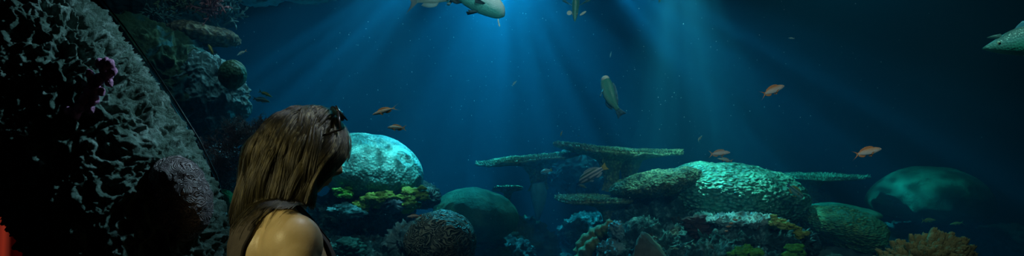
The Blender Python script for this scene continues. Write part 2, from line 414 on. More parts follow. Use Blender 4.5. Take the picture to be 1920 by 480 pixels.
# ------------------------------------------------------------------ big framing rock in front of the pane, left
def framing_rock():
    Y0 = 1.85
    py = np.array([-620, -300, -120, 0, 100, 200, 300, 400, 480, 600, 800, 1245.])
    rt = np.array([-280, -60, 75, 150, 222, 288, 345, 392, 408, 425, 450, 500.])
    lf = np.array([-900, -560, -380, -290, -225, -135, -36, 50, 98, 120, 150, 120.])
    ys = np.concatenate([np.linspace(-620, -120, 50)[:-1], np.linspace(-120, 560, 330)[:-1], np.linspace(560, 1245, 60)])
    th = np.concatenate([np.linspace(-PI*0.98, PI*0.12, 330)[:-1], np.linspace(PI*0.12, PI*1.02, 90)[:-1]])
    r_ = np.interp(ys, py, rt); l_ = np.interp(ys, py, lf)
    cx = ((r_+l_)/2-960)/F*Y0; hw = (r_-l_)/2/F*Y0-0.02; cz = CAM[2]-(ys-240)/F*Y0
    T, K = np.meshgrid(th, np.arange(len(ys)), indexing='xy')
    ct, st = np.cos(T), np.sin(T)
    e = 0.85
    X = cx[K]+hw[K]*np.sign(ct)*np.abs(ct)**e
    Y = Y0+0.20*np.sign(st)*np.abs(st)**e
    Z = cz[K]+0.0*X
    P = np.stack([X, Y, Z], -1).reshape(-1, 3)
    slope = np.gradient(cx+hw, cz)[K]*np.maximum(ct, 0)+np.gradient(cx-hw, cz)[K]*-np.minimum(ct, 0)
    Nn = np.stack([ct, st*1.5, -np.abs(ct)*slope*np.sign(ct)], -1).reshape(-1, 3)
    Nn /= np.linalg.norm(Nn, axis=1)[:, None]
    W = P+0.05*np.stack([fbm(P*5, 3, 1), fbm(P*5, 3, 2), fbm(P*5, 3, 3)], 1)
    W2 = W.copy(); W2[:, 2] *= 0.8
    f1, f2 = worley(W2*24+0.35*np.stack([fbm(P*25, 2, 31), fbm(P*25, 2, 32), fbm(P*25, 2, 33)], 1), 5)
    g1, g2 = worley(W2*55+5, 9)
    edge = np.clip((f2-f1)*2.0, 0, 1); edge2 = np.clip((g2-g1)*2.0, 0, 1)
    mask = np.clip(0.68+1.3*fbm(P*3.2+4, 3, 12), 0, 1)
    dip = 1-mask*edge**1.5*0.95
    d = 0.040*fbm(P*3.1, 3, 4)+0.036*(ridged(W*9, 4, 6)-0.5)+0.058*(dip-0.5)+0.014*(1-edge2)*(0.3+mask)+0.024*(ridged(W*34, 4, 8, .65)-0.5)
    # smooth bed where the pink brain coral sits
    V = P+Nn*d[:, None]
    c0 = np.array([cx[0]*0-1.15, Y0, 0.0])
    m = rock_mat('grey_green_rock', [(0.30, (0.03, 0.06, 0.045)), (0.5, (0.09, 0.15, 0.13)), (0.72, (0.32, 0.42, 0.40))], 16, 60, 0.016, 0.7)
    o = mesh_obj('framing_rock', V-c0, grid_faces(len(ys), len(th), wrap_m=True), m, loc=tuple(c0))
    tag(o, 'huge dark craggy pitted rock leaning across the left edge of the picture', 'rock')
framing_rock()

# brain coral on the framing rock
PINK = maze_mat('pink_brain_coral', (0.16, 0.11, 0.12), (0.36, 0.27, 0.29), 26, 120, 0.005, 0.45, 0.5)
def d_pink(P, n): return 0.022*fbm(P*11, 3, 3)+0.004*ridged(P*60, 2, 5)
c = at(338, 378, 1.715)
def w_pink(V, U):
    V = V.copy(); V[:, 0] += 0.12*V[:, 2]*-1.0; return V
o = blob('brain_coral', c, (0.086, 0.062, 0.112), PINK, d_pink, 6, (0, R(-12), 0), warp=None)
tag(o, 'pinkish grey brain coral with winding ridges growing on the big left rock', 'coral')
# purple encrusting sponge
PURP = plain('purple_sponge', (0.58, 0.22, 0.42), 0.6, 0.4, 0.8, 45, 0.6, 120)
mb = MB()
rng = random.Random(3)
U3, F3 = ico(3)
for (px, py, r) in [(168, 140, 8), (172, 152, 9), (195, 128, 11), (202, 142, 10), (188, 120, 8), (180, 168, 10), (166, 172, 9), (208, 120, 8), (205, 155, 8), (186, 150, 10), (176, 186, 10), (158, 186, 10), (190, 172, 8), (212, 134, 7), (198, 114, 6), (150, 200, 11), (170, 202, 9), (140, 212, 10), (128, 208, 7)]:
    p = np.array(at(px, py, 1.625+0.02*(py-110)/100)); rr = pl(r, 1.66)
    q = U3*np.array([rr, rr*0.8, rr*1.25])
    q = q*(1+0.35*fbm((q+p)*60, 3, 5))[:, None]+p
    mb.add(q-np.array(at(180, 150, 1.66)), F3)
o = mb.build('encrusting_sponge', PURP, loc=at(180, 150, 1.66)); tag(o, 'small purple and pink knobbly sponge patch growing on the big left rock', 'sponge')

# black rubber seal along the edge of the pane
RUB = plain('black_rubber', (0.008, 0.010, 0.012), 0.35, 0.5, 0.2, 10)
mb = MB()
path = [(60, -130), (112, -50), (163, 0), (205, 52), (250, 115), (300, 190), (345, 262), (378, 330), (396, 400), (402, 480), (405, 560), (408, 760), (410, 1000)]
P3 = [at(x+4, y, 2.235) for x, y in path]
mb.tube(P3, [0.026]*len(P3), 10, flat=1.0)
o = mb.build('rubber_seal', RUB, loc=(0, 0, 0)); tag(o, 'black rubber seal curving down the edge of the window beside the big rock', 'seal')
for k, off in enumerate((24, 32)):
    mb = MB(); P4 = [at(x+off-3, y, 2.243-0.002*k) for x, y in path]
    mb.tube(P4, [0.0035-0.001*k]*len(P4), 6)
    o = mb.build('sealant_bead', RUB); tag(o, ['thin black sealant bead nearest the rubber seal on the window', 'thinner black sealant bead on the window, further right from the rubber seal'][k], 'sealant')

# red panel in the room, bottom left corner
m, N, L, B = new_mat('red_fabric')
tc = N.new('ShaderNodeTexCoord'); mp = N.new('ShaderNodeMapping'); mp.inputs['Scale'].default_value = (26, 26, 1.2); L.new(tc.outputs['Object'], mp.inputs[0])
n = N.new('ShaderNodeTexNoise'); n.inputs['Scale'].default_value = 1.0; n.inputs['Detail'].default_value = 4; L.new(mp.outputs[0], n.inputs['Vector'])
r = ramp(N, [(0.3, (0.50, 0.022, 0.008)), (0.7, (0.75, 0.06, 0.022))]); L.new(n.outputs['Fac'], r.inputs[0]); L.new(r.outputs[0], B.inputs['Base Color'])
B.inputs['Roughness'].default_value = 0.85
n_, m_ = 60, 24
Vc = []
for i in range(n_):
    for j in range(m_):
        x = -0.28+0.50*i/(n_-1); z = 1.4*j/(m_-1)
        Vc.append((x, 0.014*math.sin(x*70+math.sin(z*3))+0.006*math.sin(x*31+1), z))
RED = m
o = mesh_obj('red_curtain', Vc, grid_faces(n_, m_), RED, loc=(-1.66, 2.14, 0.03))
md = o.modifiers.new('s', 'SOLIDIFY'); md.thickness = 0.004
tag(o, 'bright red-orange cloth hanging behind the big rock at the bottom left', 'curtain')

# ------------------------------------------------------------------ reef on the left, behind the pane
def d_rock(a=0.06, s=4.0, b=0.04, s2=12.0, seed=0):
    def f(P, n):
        W = P+0.04*np.stack([fbm(P*6, 2, seed), fbm(P*6, 2, seed+1), fbm(P*6, 2, seed+2)], 1)
        return a*fbm(P*s, 4, seed)+b*(ridged(W*s2, 4, seed+3)-0.5)
    return f
R_DK = rock_mat('dark_reef_rock', [(0.3, (0.03, 0.06, 0.065)), (0.55, (0.10, 0.15, 0.15)), (0.75, (0.22, 0.26, 0.25))], 8, 60, 0.012, 0.8, ((0.10, 0.07, 0.04), 0.58), 6)
R_OL = rock_mat('olive_reef_rock', [(0.3, (0.02, 0.035, 0.015)), (0.55, (0.08, 0.10, 0.045)), (0.75, (0.17, 0.18, 0.09))], 9, 60, 0.01, 0.8, ((0.04, 0.13, 0.14), 0.55), 5)
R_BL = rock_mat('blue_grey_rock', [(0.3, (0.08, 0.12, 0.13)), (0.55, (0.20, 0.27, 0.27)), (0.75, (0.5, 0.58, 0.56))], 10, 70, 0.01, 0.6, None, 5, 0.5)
R_GN = rock_mat('green_algae_rock', [(0.3, (0.05, 0.14, 0.03)), (0.6, (0.12, 0.28, 0.06)), (0.8, (0.2, 0.36, 0.1))], 12, 90, 0.008, 0.85)

def rock(px, py, rx, ry, Y, m, label, disp, sub=6, depth=None, rot=(0, 0, 0), name='reef_rock', cat='rock', power=1.0, group=None):
    c = at(px, py, Y); d = depth if depth else pl((rx+ry)/2, Y)
    o = blob(name, c, (pl(rx, Y), d, pl(ry, Y)), m, disp, sub, rot, power)
    return tag(o, label, cat, group)

rock(300, 170, 150, 110, 3.45, R_OL, 'broad olive brown reef rock behind the window beside the big dark rock', d_rock(0.09, 4, 0.11, 10, 1), 7, 0.40, (0, R(38), 0))
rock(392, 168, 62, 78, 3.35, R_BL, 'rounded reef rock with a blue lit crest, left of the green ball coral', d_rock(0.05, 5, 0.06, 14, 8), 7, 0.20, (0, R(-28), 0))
rock(250, -10, 170, 95, 4.2, R_DK, 'dark upper reef rock at the top left behind the window', d_rock(0.1, 3, 0.06, 9, 21), 7, 0.45, (0, R(12), 0))
rock(345, 300, 90, 120, 3.5, R_DK, 'dark reef rock between the window seal and the red sea fan', d_rock(0.06, 4, 0.05, 11, 31), 6, 0.35)
rock(345, 560, 120, 170, 3.7, R_DK, 'dark reef footing at the bottom left of the tank behind the window', d_rock(0.08, 3, 0.05, 9, 41), 6, 0.5)
rock(425, 450, 46, 95, 2.75, R_GN, 'bright green mossy rock between the window seal and the woman', d_rock(0.02, 6, 0.012, 22, 51), 6, 0.10, (0, R(-8), 0))
# plate with a ragged brown rim, above the ridge
BRN = polyp_mat('brown_coral', (0.10, 0.05, 0.03), (0.34, 0.18, 0.10), 42, 0.01, 0.7)
rock(385, 66, 62, 20, 3.6, BRN, 'brown plate coral with a ragged rim jutting out at the top left', d_rock(0.02, 9, 0.02, 24, 61), 6, 0.22, (0, R(8), 0), 'plate_coral', 'coral')
GRN = polyp_mat('green_ball_coral', (0.05, 0.09, 0.035), (0.12, 0.17, 0.07), 60, 0.006, 0.6)
rock(436, 140, 25, 28, 3.15, GRN, 'smooth round green ball coral at the upper left', lambda P, n: 0.006*fbm(P*12, 3, 2), 5, None, (0, 0, 0), 'ball_coral', 'coral')
BLB = maze_mat('blue_grey_brain_coral', (0.10, 0.13, 0.18), (0.34, 0.40, 0.48), 24, 80, 0.006, 0.6)
rock(428, 330, 50, 62, 3.05, BLB, 'blue-grey brain coral with fine ridges below the red sea fan', lambda P, n: 0.02*fbm(P*6, 3, 7)+0.004*ridged(P*40, 2, 3), 6, 0.12, (0, R(-25), 0), 'brain_coral', 'coral')

# tufts of soft coral on the upper reef
PKS = plain('pink_soft_coral', (0.42, 0.09, 0.09), 0.7, 0.3, 0.5, 25)
GYS = plain('grey_soft_coral', (0.14, 0.20, 0.19), 0.7, 0.3, 0.5, 25)
BRS = plain('brown_soft_coral', (0.17, 0.15, 0.08), 0.7, 0.3, 0.4, 25)
def tuft(px, py, Y, r, n, m, label, seed, up=(0.3, -0.3, 1.0)):
    rg = random.Random(seed); mb = MB()
    for i in range(n):
        d = Vector((rg.gauss(0, .6), rg.gauss(0, .5)-0.3, rg.gauss(0, .5)))+Vector(up)*0.8; d.normalize()
        p = Vector((rg.gauss(0, .25)*r, rg.gauss(0, .2)*r, rg.gauss(0, .2)*r)); pts = [p]; L_ = r*rg.uniform(.6, 1.3)
        for k in range(4):
            p = p+d*L_/4; d = (d+Vector((rg.gauss(0, .3), rg.gauss(0, .3), rg.gauss(0, .3)))).normalized(); pts.append(p)
            if k > 0:
                for q in range(2):
                    e = (d+Vector((rg.gauss(0, 1), rg.gauss(0, 1), rg.gauss(0, 1)))*0.8).normalized()
                    mb.tube([p, p+e*r*.12, p+e*r*.24], [r*.03, r*.04, r*.02], 5)
        mb.tube(pts, [r*.05, r*.045, r*.04, r*.035, r*.02], 6)
    o = mb.build('soft_coral', m, loc=at(px, py, Y)); return tag(o, label, 'coral')
tuft(398, 22, 3.55, 0.10, 34, PKS, 'tuft of pink soft coral at the top left corner of the tank', 1)
tuft(420, 30, 3.75, 0.13, 40, GYS, 'tuft of grey-green soft coral right of the pink tuft at the top left', 2)
tuft(300, 45, 3.6, 0.10, 40, GYS, 'tuft of grey soft coral on the upper left reef, nearest the window seal', 3)
tuft(345, 12, 3.7, 0.14, 40, BRS, 'tuft of brown soft coral on the upper left reef, touching the top edge', 4)

# red-brown sea fan
def sea_fan():
    rg = random.Random(12); mb = MB(); Y = 2.85
    o0 = at(495, 305, Y)
    def grow(p, d, L_, r, dep):
        pts = [p]; 
        for k in range(3):
            d = (d+Vector((rg.gauss(0, .22), rg.gauss(0, .18), rg.gauss(0, .22)))).normalized()
            p = p+d*L_/3; pts.append(p)
            if dep >= 2:
                for q in range(2):
                    e = (d+Vector((rg.gauss(0, .9), rg.gauss(0, .7), rg.gauss(0, .9)))).normalized()
                    s_ = rg.uniform(.010, .022)
                    mb.tube([p, p+e*s_*.6, p+e*s_], [r*.8, r*.9, r*.5], 4)
        mb.tube(pts, [r, r*.9, r*.8, r*.7], 5)
        if dep < 5:
            for q in range(3 if dep < 3 else 2):
                ax = (Vector((rg.gauss(0, .62), rg.gauss(0, .35), rg.gauss(0, .62))))
                grow(p, (d+ax+Vector((-0.10, 0, 0.03))).normalized(), L_*rg.uniform(.68, .95), r*.72, dep+1)
    for dx, dz in ((-1, .45), (-.75, .9), (-1.0, .12), (-.3, 1.0), (-.9, .65)):
        grow(Vector((0, 0, 0)), Vector((dx, -.05, dz)).normalized(), 0.068, 0.0050, 0)
    m = plain('red_brown_gorgonian', (0.62, 0.22, 0.19), 0.7, 0.3, 0.6, 38)
    o = mb.build('sea_fan', m, loc=o0); tag(o, 'bushy red-brown branching sea fan left of the woman\'s hair', 'coral')
sea_fan()

# bright water surface from below, shaped as pale solid lumps at the top edge
m, N, L, B = new_mat('pale_water_surface'); 
SURF = rock_mat('bright_water_surface', [(0.35, (0.20, 0.45, 0.50)), (0.5, (0.5, 0.8, 0.85)), (0.75, (0.8, 0.95, 0.95))], 7, 30, 0.01, 0.5, ((0.12, 0.14, 0.10), 0.60), 6)
rock(478, -22, 52, 30, 4.6, SURF, 'bright teal patch of water surface, shaped as a solid lump, cut by the top edge, above the green ball coral', d_rock(0.03, 7, 0.03, 14, 71), 6, 0.3, (0, R(-4), 0), 'water_surface_patch')
rock(590, -34, 78, 38, 4.6, SURF, 'bright blue patch of water surface, shaped as a solid lump, cut by the top edge, left of the silver fish', d_rock(0.03, 6, 0.03, 14, 78), 6, 0.3, (0, R(-7), 0), 'water_surface_patch')

# ------------------------------------------------------------------ middle: pale boulder coral and its rock
BOUL = polyp_mat('pale_teal_boulder_coral', (0.06, 0.32, 0.33), (0.32, 0.66, 0.66), 75, 0.006, 0.55, 0.5, 9, (0.08, 0.42, 0.42))
def d_boul(P, n):
    f1, f2 = worley(P*15+fbm(P*12, 2, 2)[:, None]*0.3, 3)
    return 0.022*fbm(P*3.0, 2, 5)-0.014*np.clip(0.75-f1, 0, 1)+0.0015*fbm(P*70, 2, 4)
def w_boul(V, U):
    V = V.copy(); V[:, 2] = np.where(V[:, 2] < 0, V[:, 2]*0.62, V[:, 2]); V[:, 0] += 0.0*V[:, 2]
    return V
c = at(692, 325, 3.6)
o = blob('boulder_coral', c, (pl(106, 3.6), 0.27, pl(74, 3.6)), BOUL, d_boul, 7, (0, R(10), 0), warp=w_boul)
tag(o, 'big pale teal boulder coral with dimpled surface, right of the woman\'s face', 'coral')

R_TL = rock_mat('teal_reef_rock', [(0.35, (0.012, 0.045, 0.05)), (0.52, (0.035, 0.11, 0.12)), (0.66, (0.24, 0.42, 0.42))], 18, 45, 0.022, 0.7, ((0.11, 0.075, 0.05), 0.60), 7, 0.45)
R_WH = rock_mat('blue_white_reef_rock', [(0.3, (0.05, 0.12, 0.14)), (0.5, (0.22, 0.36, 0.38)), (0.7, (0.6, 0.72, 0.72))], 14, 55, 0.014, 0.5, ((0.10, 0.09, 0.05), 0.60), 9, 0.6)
rock(680, 400, 95, 48, 3.65, R_TL, 'dark rock shelf carrying the pale boulder coral', d_rock(0.050, 6, 0.085, 15, 3), 7, 0.24)
rock(650, 500, 120, 78, 3.5, R_TL, 'dark teal rock at the bottom beside the woman\'s chest', d_rock(0.060, 5, 0.085, 13, 13), 7, 0.28)
rock(795, 366, 30, 20, 3.75, R_TL, 'small pointed rock right below the pale boulder coral', d_rock(0.015, 9, 0.051, 18, 5), 6, 0.12, (0, R(12), 0))
rock(765, 452, 42, 32, 3.3, R_WH, 'small blue-white crusted rock left of the brown brain coral', d_rock(0.020, 9, 0.085, 18, 15), 6, 0.12)
rock(745, 540, 90, 66, 3.25, R_TL, 'low dark rock at the bottom edge left of the brown brain coral', d_rock(0.040, 6, 0.102, 15, 25), 6, 0.2)

def leafy(name, pts, Y, m, label, r0=0.020, seed=0, cat='soft coral'):
    """lobed leathery soft coral: overlapping fleshy lobes"""
    rg = random.Random(seed); mb = MB(); o0 = np.array(at(pts[0][0], pts[0][1], Y)); U_, F_ = ico(4)
    for (px, py) in pts:
        for q in range(5):
            p = np.array(at(px+rg.gauss(0, 5), py+rg.gauss(0, 4), Y+rg.gauss(0, .012)))
            r = r0*rg.uniform(.5, 1.0)
            v = U_*np.array([r*1.5, r*.6, r*.75]); v = v*(1+.75*fbm((v+p)*np.array([50, 50, 70]), 4, seed, .6))[:, None]
            mb.add(v+p-o0, F_)
    o = mb.build(name, m, loc=tuple(o0)); return tag(o, label, cat)
YEL = plain('yellow_green_soft_coral', (0.17, 0.27, 0.03), 0.6, 0.4, 0.4, 35, 0.5, 120)
GR2 = plain('leaf_green_soft_coral', (0.10, 0.36, 0.04), 0.6, 0.4, 0.5, 35, 0.5, 120)
leafy('soft_coral', [(675, 388), (683, 382), (690, 375), (700, 372), (712, 370), (722, 366), (705, 380)], 3.36, YEL, 'yellow-green lobed soft coral under the pale boulder coral', 0.026, 1)
leafy('soft_coral', [(765, 362), (772, 370), (770, 382), (768, 392), (780, 360), (788, 364)], 3.42, YEL, 'yellow-green soft coral hanging under the right end of the boulder coral', 0.026, 2)
leafy('soft_coral', [(636, 362), (655, 362), (645, 360)], 3.36, GR2, 'small green soft coral under the left end of the boulder coral', 0.018, 3)
leafy('sponge', [(642, 398), (655, 402), (630, 396)], 3.33, plain('blue_grey_sponge', (0.05, 0.22, 0.27), 0.7, 0.3, 0.4, 30, 0.5, 90), 'rounded blue-grey sponge on the dark rock below the boulder coral', 0.040, 4, 'sponge')
leafy('sponge', [(740, 390), (748, 380)], 3.42, plain('dusky_grey_sponge', (0.08, 0.13, 0.17), 0.7, 0.3, 0.4, 30, 0.5, 90), 'dusky grey sponge between the two yellow-green soft corals', 0.040, 5, 'sponge')
leafy('sponge', [(650, 460), (664, 466), (642, 470)], 3.2, plain('teal_sponge', (0.05, 0.27, 0.26), 0.7, 0.3, 0.4, 30, 0.5, 90), 'teal sponge on the rock beside the woman\'s chest', 0.040, 6, 'sponge')

BRB = maze_mat('brown_brain_coral', (0.04, 0.06, 0.05), (0.38, 0.34, 0.26), 17, 62, 0.014, 0.6, 0.4)
def d_brb(P, n): return 0.03*fbm(P*4, 3, 9)+0.006*ridged(P*28, 2, 6)
o = rock(826, 462, 64, 66, 3.05, BRB, 'brown brain coral with ropey ridges at the bottom, below the green dome coral', d_brb, 7, 0.19, (0, R(16), 0), 'brain_coral', 'coral')

GDM = rock_mat('green_dome_coral', [(0.3, (0.02, 0.16, 0.09)), (0.5, (0.06, 0.27, 0.15)), (0.7, (0.22, 0.42, 0.24))], 7, 60, 0.012, 0.7)
o = rock(893, 402, 78, 48, 4.1, GDM, 'smooth dull green dome coral in the middle left of the reef', lambda P, n: 0.03*fbm(P*2.5, 3, 6)+0.006*ridged(P*16, 2, 8), 6, 0.28, (0, R(5), 0), 'dome_coral', 'coral')
rock(900, 480, 100, 42, 4.3, R_TL, 'dark rock under the smooth green dome coral', d_rock(0.060, 5, 0.085, 13, 33), 6, 0.3)
rock(985, 470, 60, 62, 5.2, R_OL, 'shadowy olive rock in the gap below the left table coral', d_rock(0.080, 4, 0.102, 12, 43), 6, 0.3)
leafy('soft_coral', [(925, 448), (918, 462), (930, 472), (912, 476)], 4.0, plain('dull_green_soft_coral', (0.06, 0.16, 0.07), 0.7, 0.3, 0.4, 20), 'dull green soft coral in the shade right of the brown brain coral', 0.05, 7)
leafy('soft_coral', [(960, 438), (966, 450), (958, 446)], 4.6, plain('dim_teal_soft_coral', (0.05, 0.24, 0.22), 0.7, 0.3, 0.4, 20), 'small dim teal soft coral below the tall blue sponge', 0.03, 8)
# tall hanging blue sponge
mb = MB(); p0 = at(1008, 355, 4.9)
mb.tube([(0.0, 0, 0.0), (0.0, 0, 0.05), (0.01, 0, -.03), (0.01, 0, -.10), (0.005, 0, -.17), (0.0, 0, -.24)][1:], [0.055, 0.065, 0.052, 0.03, 0.014], 14)
o = mb.build('tube_sponge', plain('blue_vase_sponge', (0.08, 0.26, 0.31), 0.7, 0.3, 0.3, 20, 0.5, 60), loc=p0); tag(o, 'pale blue vase-shaped sponge tapering downwards under the left table coral', 'sponge')

# ------------------------------------------------------------------ table corals
TAB = polyp_mat('table_coral', (0.12, 0.12, 0.06), (0.42, 0.38, 0.20), 45, 0.01, 0.7, 0.3, 8, (0.16, 0.22, 0.12))
def table(px0, px1, pytop, Y, thick, label, seed, depth=None, stem=(0.5, 0.5), tilt=(0, 0), m=TAB, stem_px=None, curve=0.0, n_sp=2600, spike=0.013, rag=0.20):
    """a flat disc of packed branchlets on a short trunk"""
    rg = np.random.default_rng(seed)
    rx = pl((px1-px0)/2, Y); ry = depth if depth else rx*0.6
    c = at((px0+px1)/2, pytop, Y)
    nr, nt_ = 26, 160
    V = []; a = np.linspace(0, 2*PI, nt_, endpoint=False)
    rim = 1+rag*fbm(np.stack([np.cos(a)*2, np.sin(a)*2, a*0], 1), 4, seed)*1.6
    sx = (stem[0]-0.5)*2*rx
    def ring(f, z):
        x = np.cos(a)*rx*rim*f+sx*(1-f)*0; y = np.sin(a)*ry*rim*f
        return np.stack([x, y, z+0*a], 1)
    rows = []
    for k in range(nr):                       # top, centre to rim
        f = (k+0.02)/(nr-1); rows.append(ring(min(f, 1), -thick*0.18*f**3))
    rows.append(ring(1.012, -thick*0.45)); rows.append(ring(0.985, -thick*0.75))
    H = stem_px and pl(stem_px, Y) or 0.35
    for f, zz in ((0.85, -thick*0.95), (0.65, -thick*1.15), (0.45, -thick*1.5), (0.28, -thick*2.2), (0.18, -H*0.5), (0.15, -H*.8), (0.2, -H)):
        q = ring(f, zz); q[:, 0] += sx*(1-f); rows.append(q)
    V = np.concatenate(rows)
    V += np.stack([0*V[:, 0], 0*V[:, 0], thick*0.45*fbm(V*7/1.0+seed, 3, seed)+0.25*thick*fbm(V*22, 2, seed+1)], 1)
    V[:, 2] += curve*(V[:, 0]/rx)**2*1.0+tilt[0]*V[:, 0]+tilt[1]*V[:, 1]
    mb = MB(); mb.add(V, grid_faces(len(rows), nt_, wrap_m=True)); 
    # branchlets on top and rim
    for i in range(n_sp):
        t = rg.uniform(0, 2*PI); f = math.sqrt(rg.uniform(0.02, 1.0)); k = int(t/(2*PI)*nt_) % nt_
        b = V[min(nr-1, int(f*(nr-1)))*nt_+k]
        d = Vector((math.cos(t)*f*0.9+rg.normal()*.25, math.sin(t)*f*0.9+rg.normal()*.25, 1.0)).normalized()
        mb.cone(tuple(b), d, spike*0.42, spike*rg.uniform(.7, 1.6), 4)
    o = mb.build('table_coral', m, loc=c, smooth=False); tag(o, label, 'coral'); return o
TG = 'flat table corals'
table(888, 1090, 296, 5.0, 0.030, 'left table coral, long and tapering to the left, over the dark gap', 1, 0.30, (0.62, .5), (0.11, 0), stem_px=62)
table(1032, 1200, 276, 4.75, 0.040, 'upper table coral, thick knobbly plate with a pale rim', 2, 0.24, (0.7, .5), (-0.13, 0), stem_px=80)
table(1130, 1280, 284, 4.85, 0.030, 'thin table coral overlapping the right side of the upper plate', 3, 0.24, (0.3, .5), (0.01, 0), stem_px=80)
table(1042, 1175, 372, 4.3, 0.030, 'lower table coral with a straight pale rim, left of the big green coral mound', 4, 0.22, (0.8, .5), (-0.01, 0), stem_px=60)
table(1455, 1622, 330, 5.4, 0.022, 'dim table coral right of the big green coral mound', 5, 0.3, (0.35, .5), (0.0, 0), stem_px=50, n_sp=900)
table(925, 980, 352, 5.3, 0.020, 'small dim table coral behind the smooth green dome', 6, 0.16, (0.5, .5), (0.0, 0), stem_px=40, n_sp=400)
rock(1100, 430, 55, 30, 5.2, R_TL, 'dim rock in the gap under the lower table coral', d_rock(0.050, 5, 0.085, 13, 53), 6, 0.2, (0, R(-15), 0))
rock(1040, 520, 120, 60, 5.6, R_DK, 'deep dark rock at the bottom of the middle gap', d_rock(0.080, 4, 0.085, 13, 63), 6, 0.4)
rock(1080, 330, 55, 46, 5.6, R_DK, 'dark column of rock behind the upper table coral', d_rock(0.060, 5, 0.085, 13, 73), 6, 0.2)

# orange-brown leaning knobbly sponge branches
mb = MB(); Yb = 3.9; o0 = at(1120, 440, Yb)
SPO = plain('ochre_sponge', (0.24, 0.17, 0.06), 0.7, 0.3, 0.4, 25, 0.8, 60)
def lump_tube(pts, rad, seed, mb):
    P_ = []; Rr = []
    for i in range(len(pts)-1):
        for k in range(8):
            t = k/8; P_.append(Vector(pts[i]).lerp(Vector(pts[i+1]), t)); Rr.append((rad[i]*(1-t)+rad[i+1]*t)*(1+.14*math.sin((i*8+k)*1.3+seed)+.08*math.sin((i*8+k)*3.1)))
    mb.tube(P_, Rr, 12)
lump_tube([at(1084, 476, Yb)-o0, at(1096, 455, Yb)-o0, at(1118, 438, Yb)-o0, at(1136, 430, Yb-.05)-o0, at(1150, 412, Yb-.05)-o0], [.035, .045, .042, .036, .022], 1, mb)
lump_tube([at(1086, 500, Yb-.1)-o0, at(1095, 478, Yb-.1)-o0, at(1112, 456, Yb-.1)-o0, at(1124, 448, Yb-.1)-o0], [.05, .045, .035, .02], 2, mb)
o = mb.build('branching_sponge', SPO, loc=o0); tag(o, 'ochre knobbly sponge leaning up to the right at the bottom middle', 'sponge')

# ------------------------------------------------------------------ big green mound coral
MND = polyp_mat('sea_green_star_coral', (0.015, 0.12, 0.085), (0.20, 0.55, 0.44), 36, 0.026, 0.35, 0.7, 5, (0.07, 0.30, 0.22), (1, 1, 1.7))
def d_mnd(P, n):
    f1, f2 = worley(P*np.array([26, 26, 40])+fbm(P*20, 2, 4)[:, None]*.6, 8)
    return 0.05*fbm(P*2.2, 3, 15)+0.020*np.clip(f1, 0, 1)-0.01+0.008*fbm(P*14, 2, 3)
def w_mnd(V, U):
    V = V.copy(); V[:, 2] = np.where(V[:, 2] < 0, V[:, 2]*1.25, V[:, 2]); return V
c = at(1365, 366, 4.4)
o = blob('star_coral_mound', c, (pl(142, 4.4), 0.42, pl(54, 4.4)), MND, d_mnd, 7, (0, R(3), 0), warp=w_mnd)
tag(o, 'big sea-green mound coral with a lit bumpy top, right of centre', 'coral')
BRP = polyp_mat('brown_green_plate_coral', (0.04, 0.06, 0.03), (0.22, 0.22, 0.12), 60, 0.012, 0.75)
o = rock(1228, 342, 84, 24, 4.32, BRP, 'fuzzy brown-green plate coral lying over the left end of the big mound', lambda P, n: 0.05*fbm(P*5, 3, 4)+0.018*ridged(P*34, 3, 6)-0.01, 7, 0.30, (0, R(-11), 0), 'plate_coral', 'coral')
rock(1250, 412, 105, 48, 4.35, R_TL, 'dark teal rock holding up the left end of the big mound', d_rock(0.050, 5, 0.102, 14, 83), 7, 0.3)
rock(1215, 470, 100, 52, 3.95, R_TL, 'dark crusted rock in front at the bottom, left of the grey wedge stone', d_rock(0.050, 5, 0.119, 14, 93), 7, 0.24)
rock(1400, 448, 120, 34, 3.9, R_TL, 'craggy dark rock along the bottom under the big mound', d_rock(0.050, 5, 0.119, 14, 103), 7, 0.26, (0, R(3), 0))
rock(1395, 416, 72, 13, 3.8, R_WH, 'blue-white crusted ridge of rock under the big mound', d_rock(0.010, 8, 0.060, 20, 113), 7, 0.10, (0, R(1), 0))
rock(1350, 520, 190, 62, 3.7, R_TL, 'low dark rock along the bottom edge right of centre', d_rock(0.060, 5, 0.102, 14, 123), 7, 0.3)
rock(1155, 432, 12, 16, 3.75, R_WH, 'small blue-white rock knob right of the ochre sponge', d_rock(0.010, 10, 0.051, 22, 133), 5, 0.05)
rock(1145, 468, 26, 13, 3.7, R_WH, 'low blue-white crusted rock below the ochre sponge', d_rock(0.010, 10, 0.068, 20, 143), 6, 0.08)
# grey wedge stone
W = rock_mat('grey_wedge_stone', [(0.3, (0.10, 0.09, 0.07)), (0.6, (0.24, 0.22, 0.18)), (0.8, (0.35, 0.34, 0.30))], 10, 60, 0.01, 0.8)
bm = bmesh.new()
pts = [at(1180, 495, 3.5), at(1262, 495, 3.55), at(1244, 470, 3.65), at(1204, 434, 3.6), at(1215, 438, 3.75), at(1190, 495, 3.8), at(1270, 495, 3.85), at(1196, 452, 3.55)]
o0 = at(1218, 470, 3.6)
for p in pts: bm.verts.new(p-o0)
bmesh.ops.convex_hull(bm, input=bm.verts)
bmesh.ops.triangulate(bm, faces=bm.faces); bmesh.ops.subdivide_edges(bm, edges=bm.edges, cuts=9, use_grid_fill=True, smooth=0)
me = bpy.data.meshes.new('wedge_stone'); bm.to_mesh(me); bm.free(); me.materials.append(W)
vv = np.array([v.co[:] for v in me.vertices]); nn = np.array([v.normal[:] for v in me.vertices])
vv += nn*(0.016*fbm(vv*14, 4, 4)+0.006*(ridged(vv*40, 3, 3)-.5))[:, None]
me.vertices.foreach_set('co', vv.astype(np.float32).ravel()); me.polygons.foreach_set('use_smooth', [True]*len(me.polygons)); me.update()
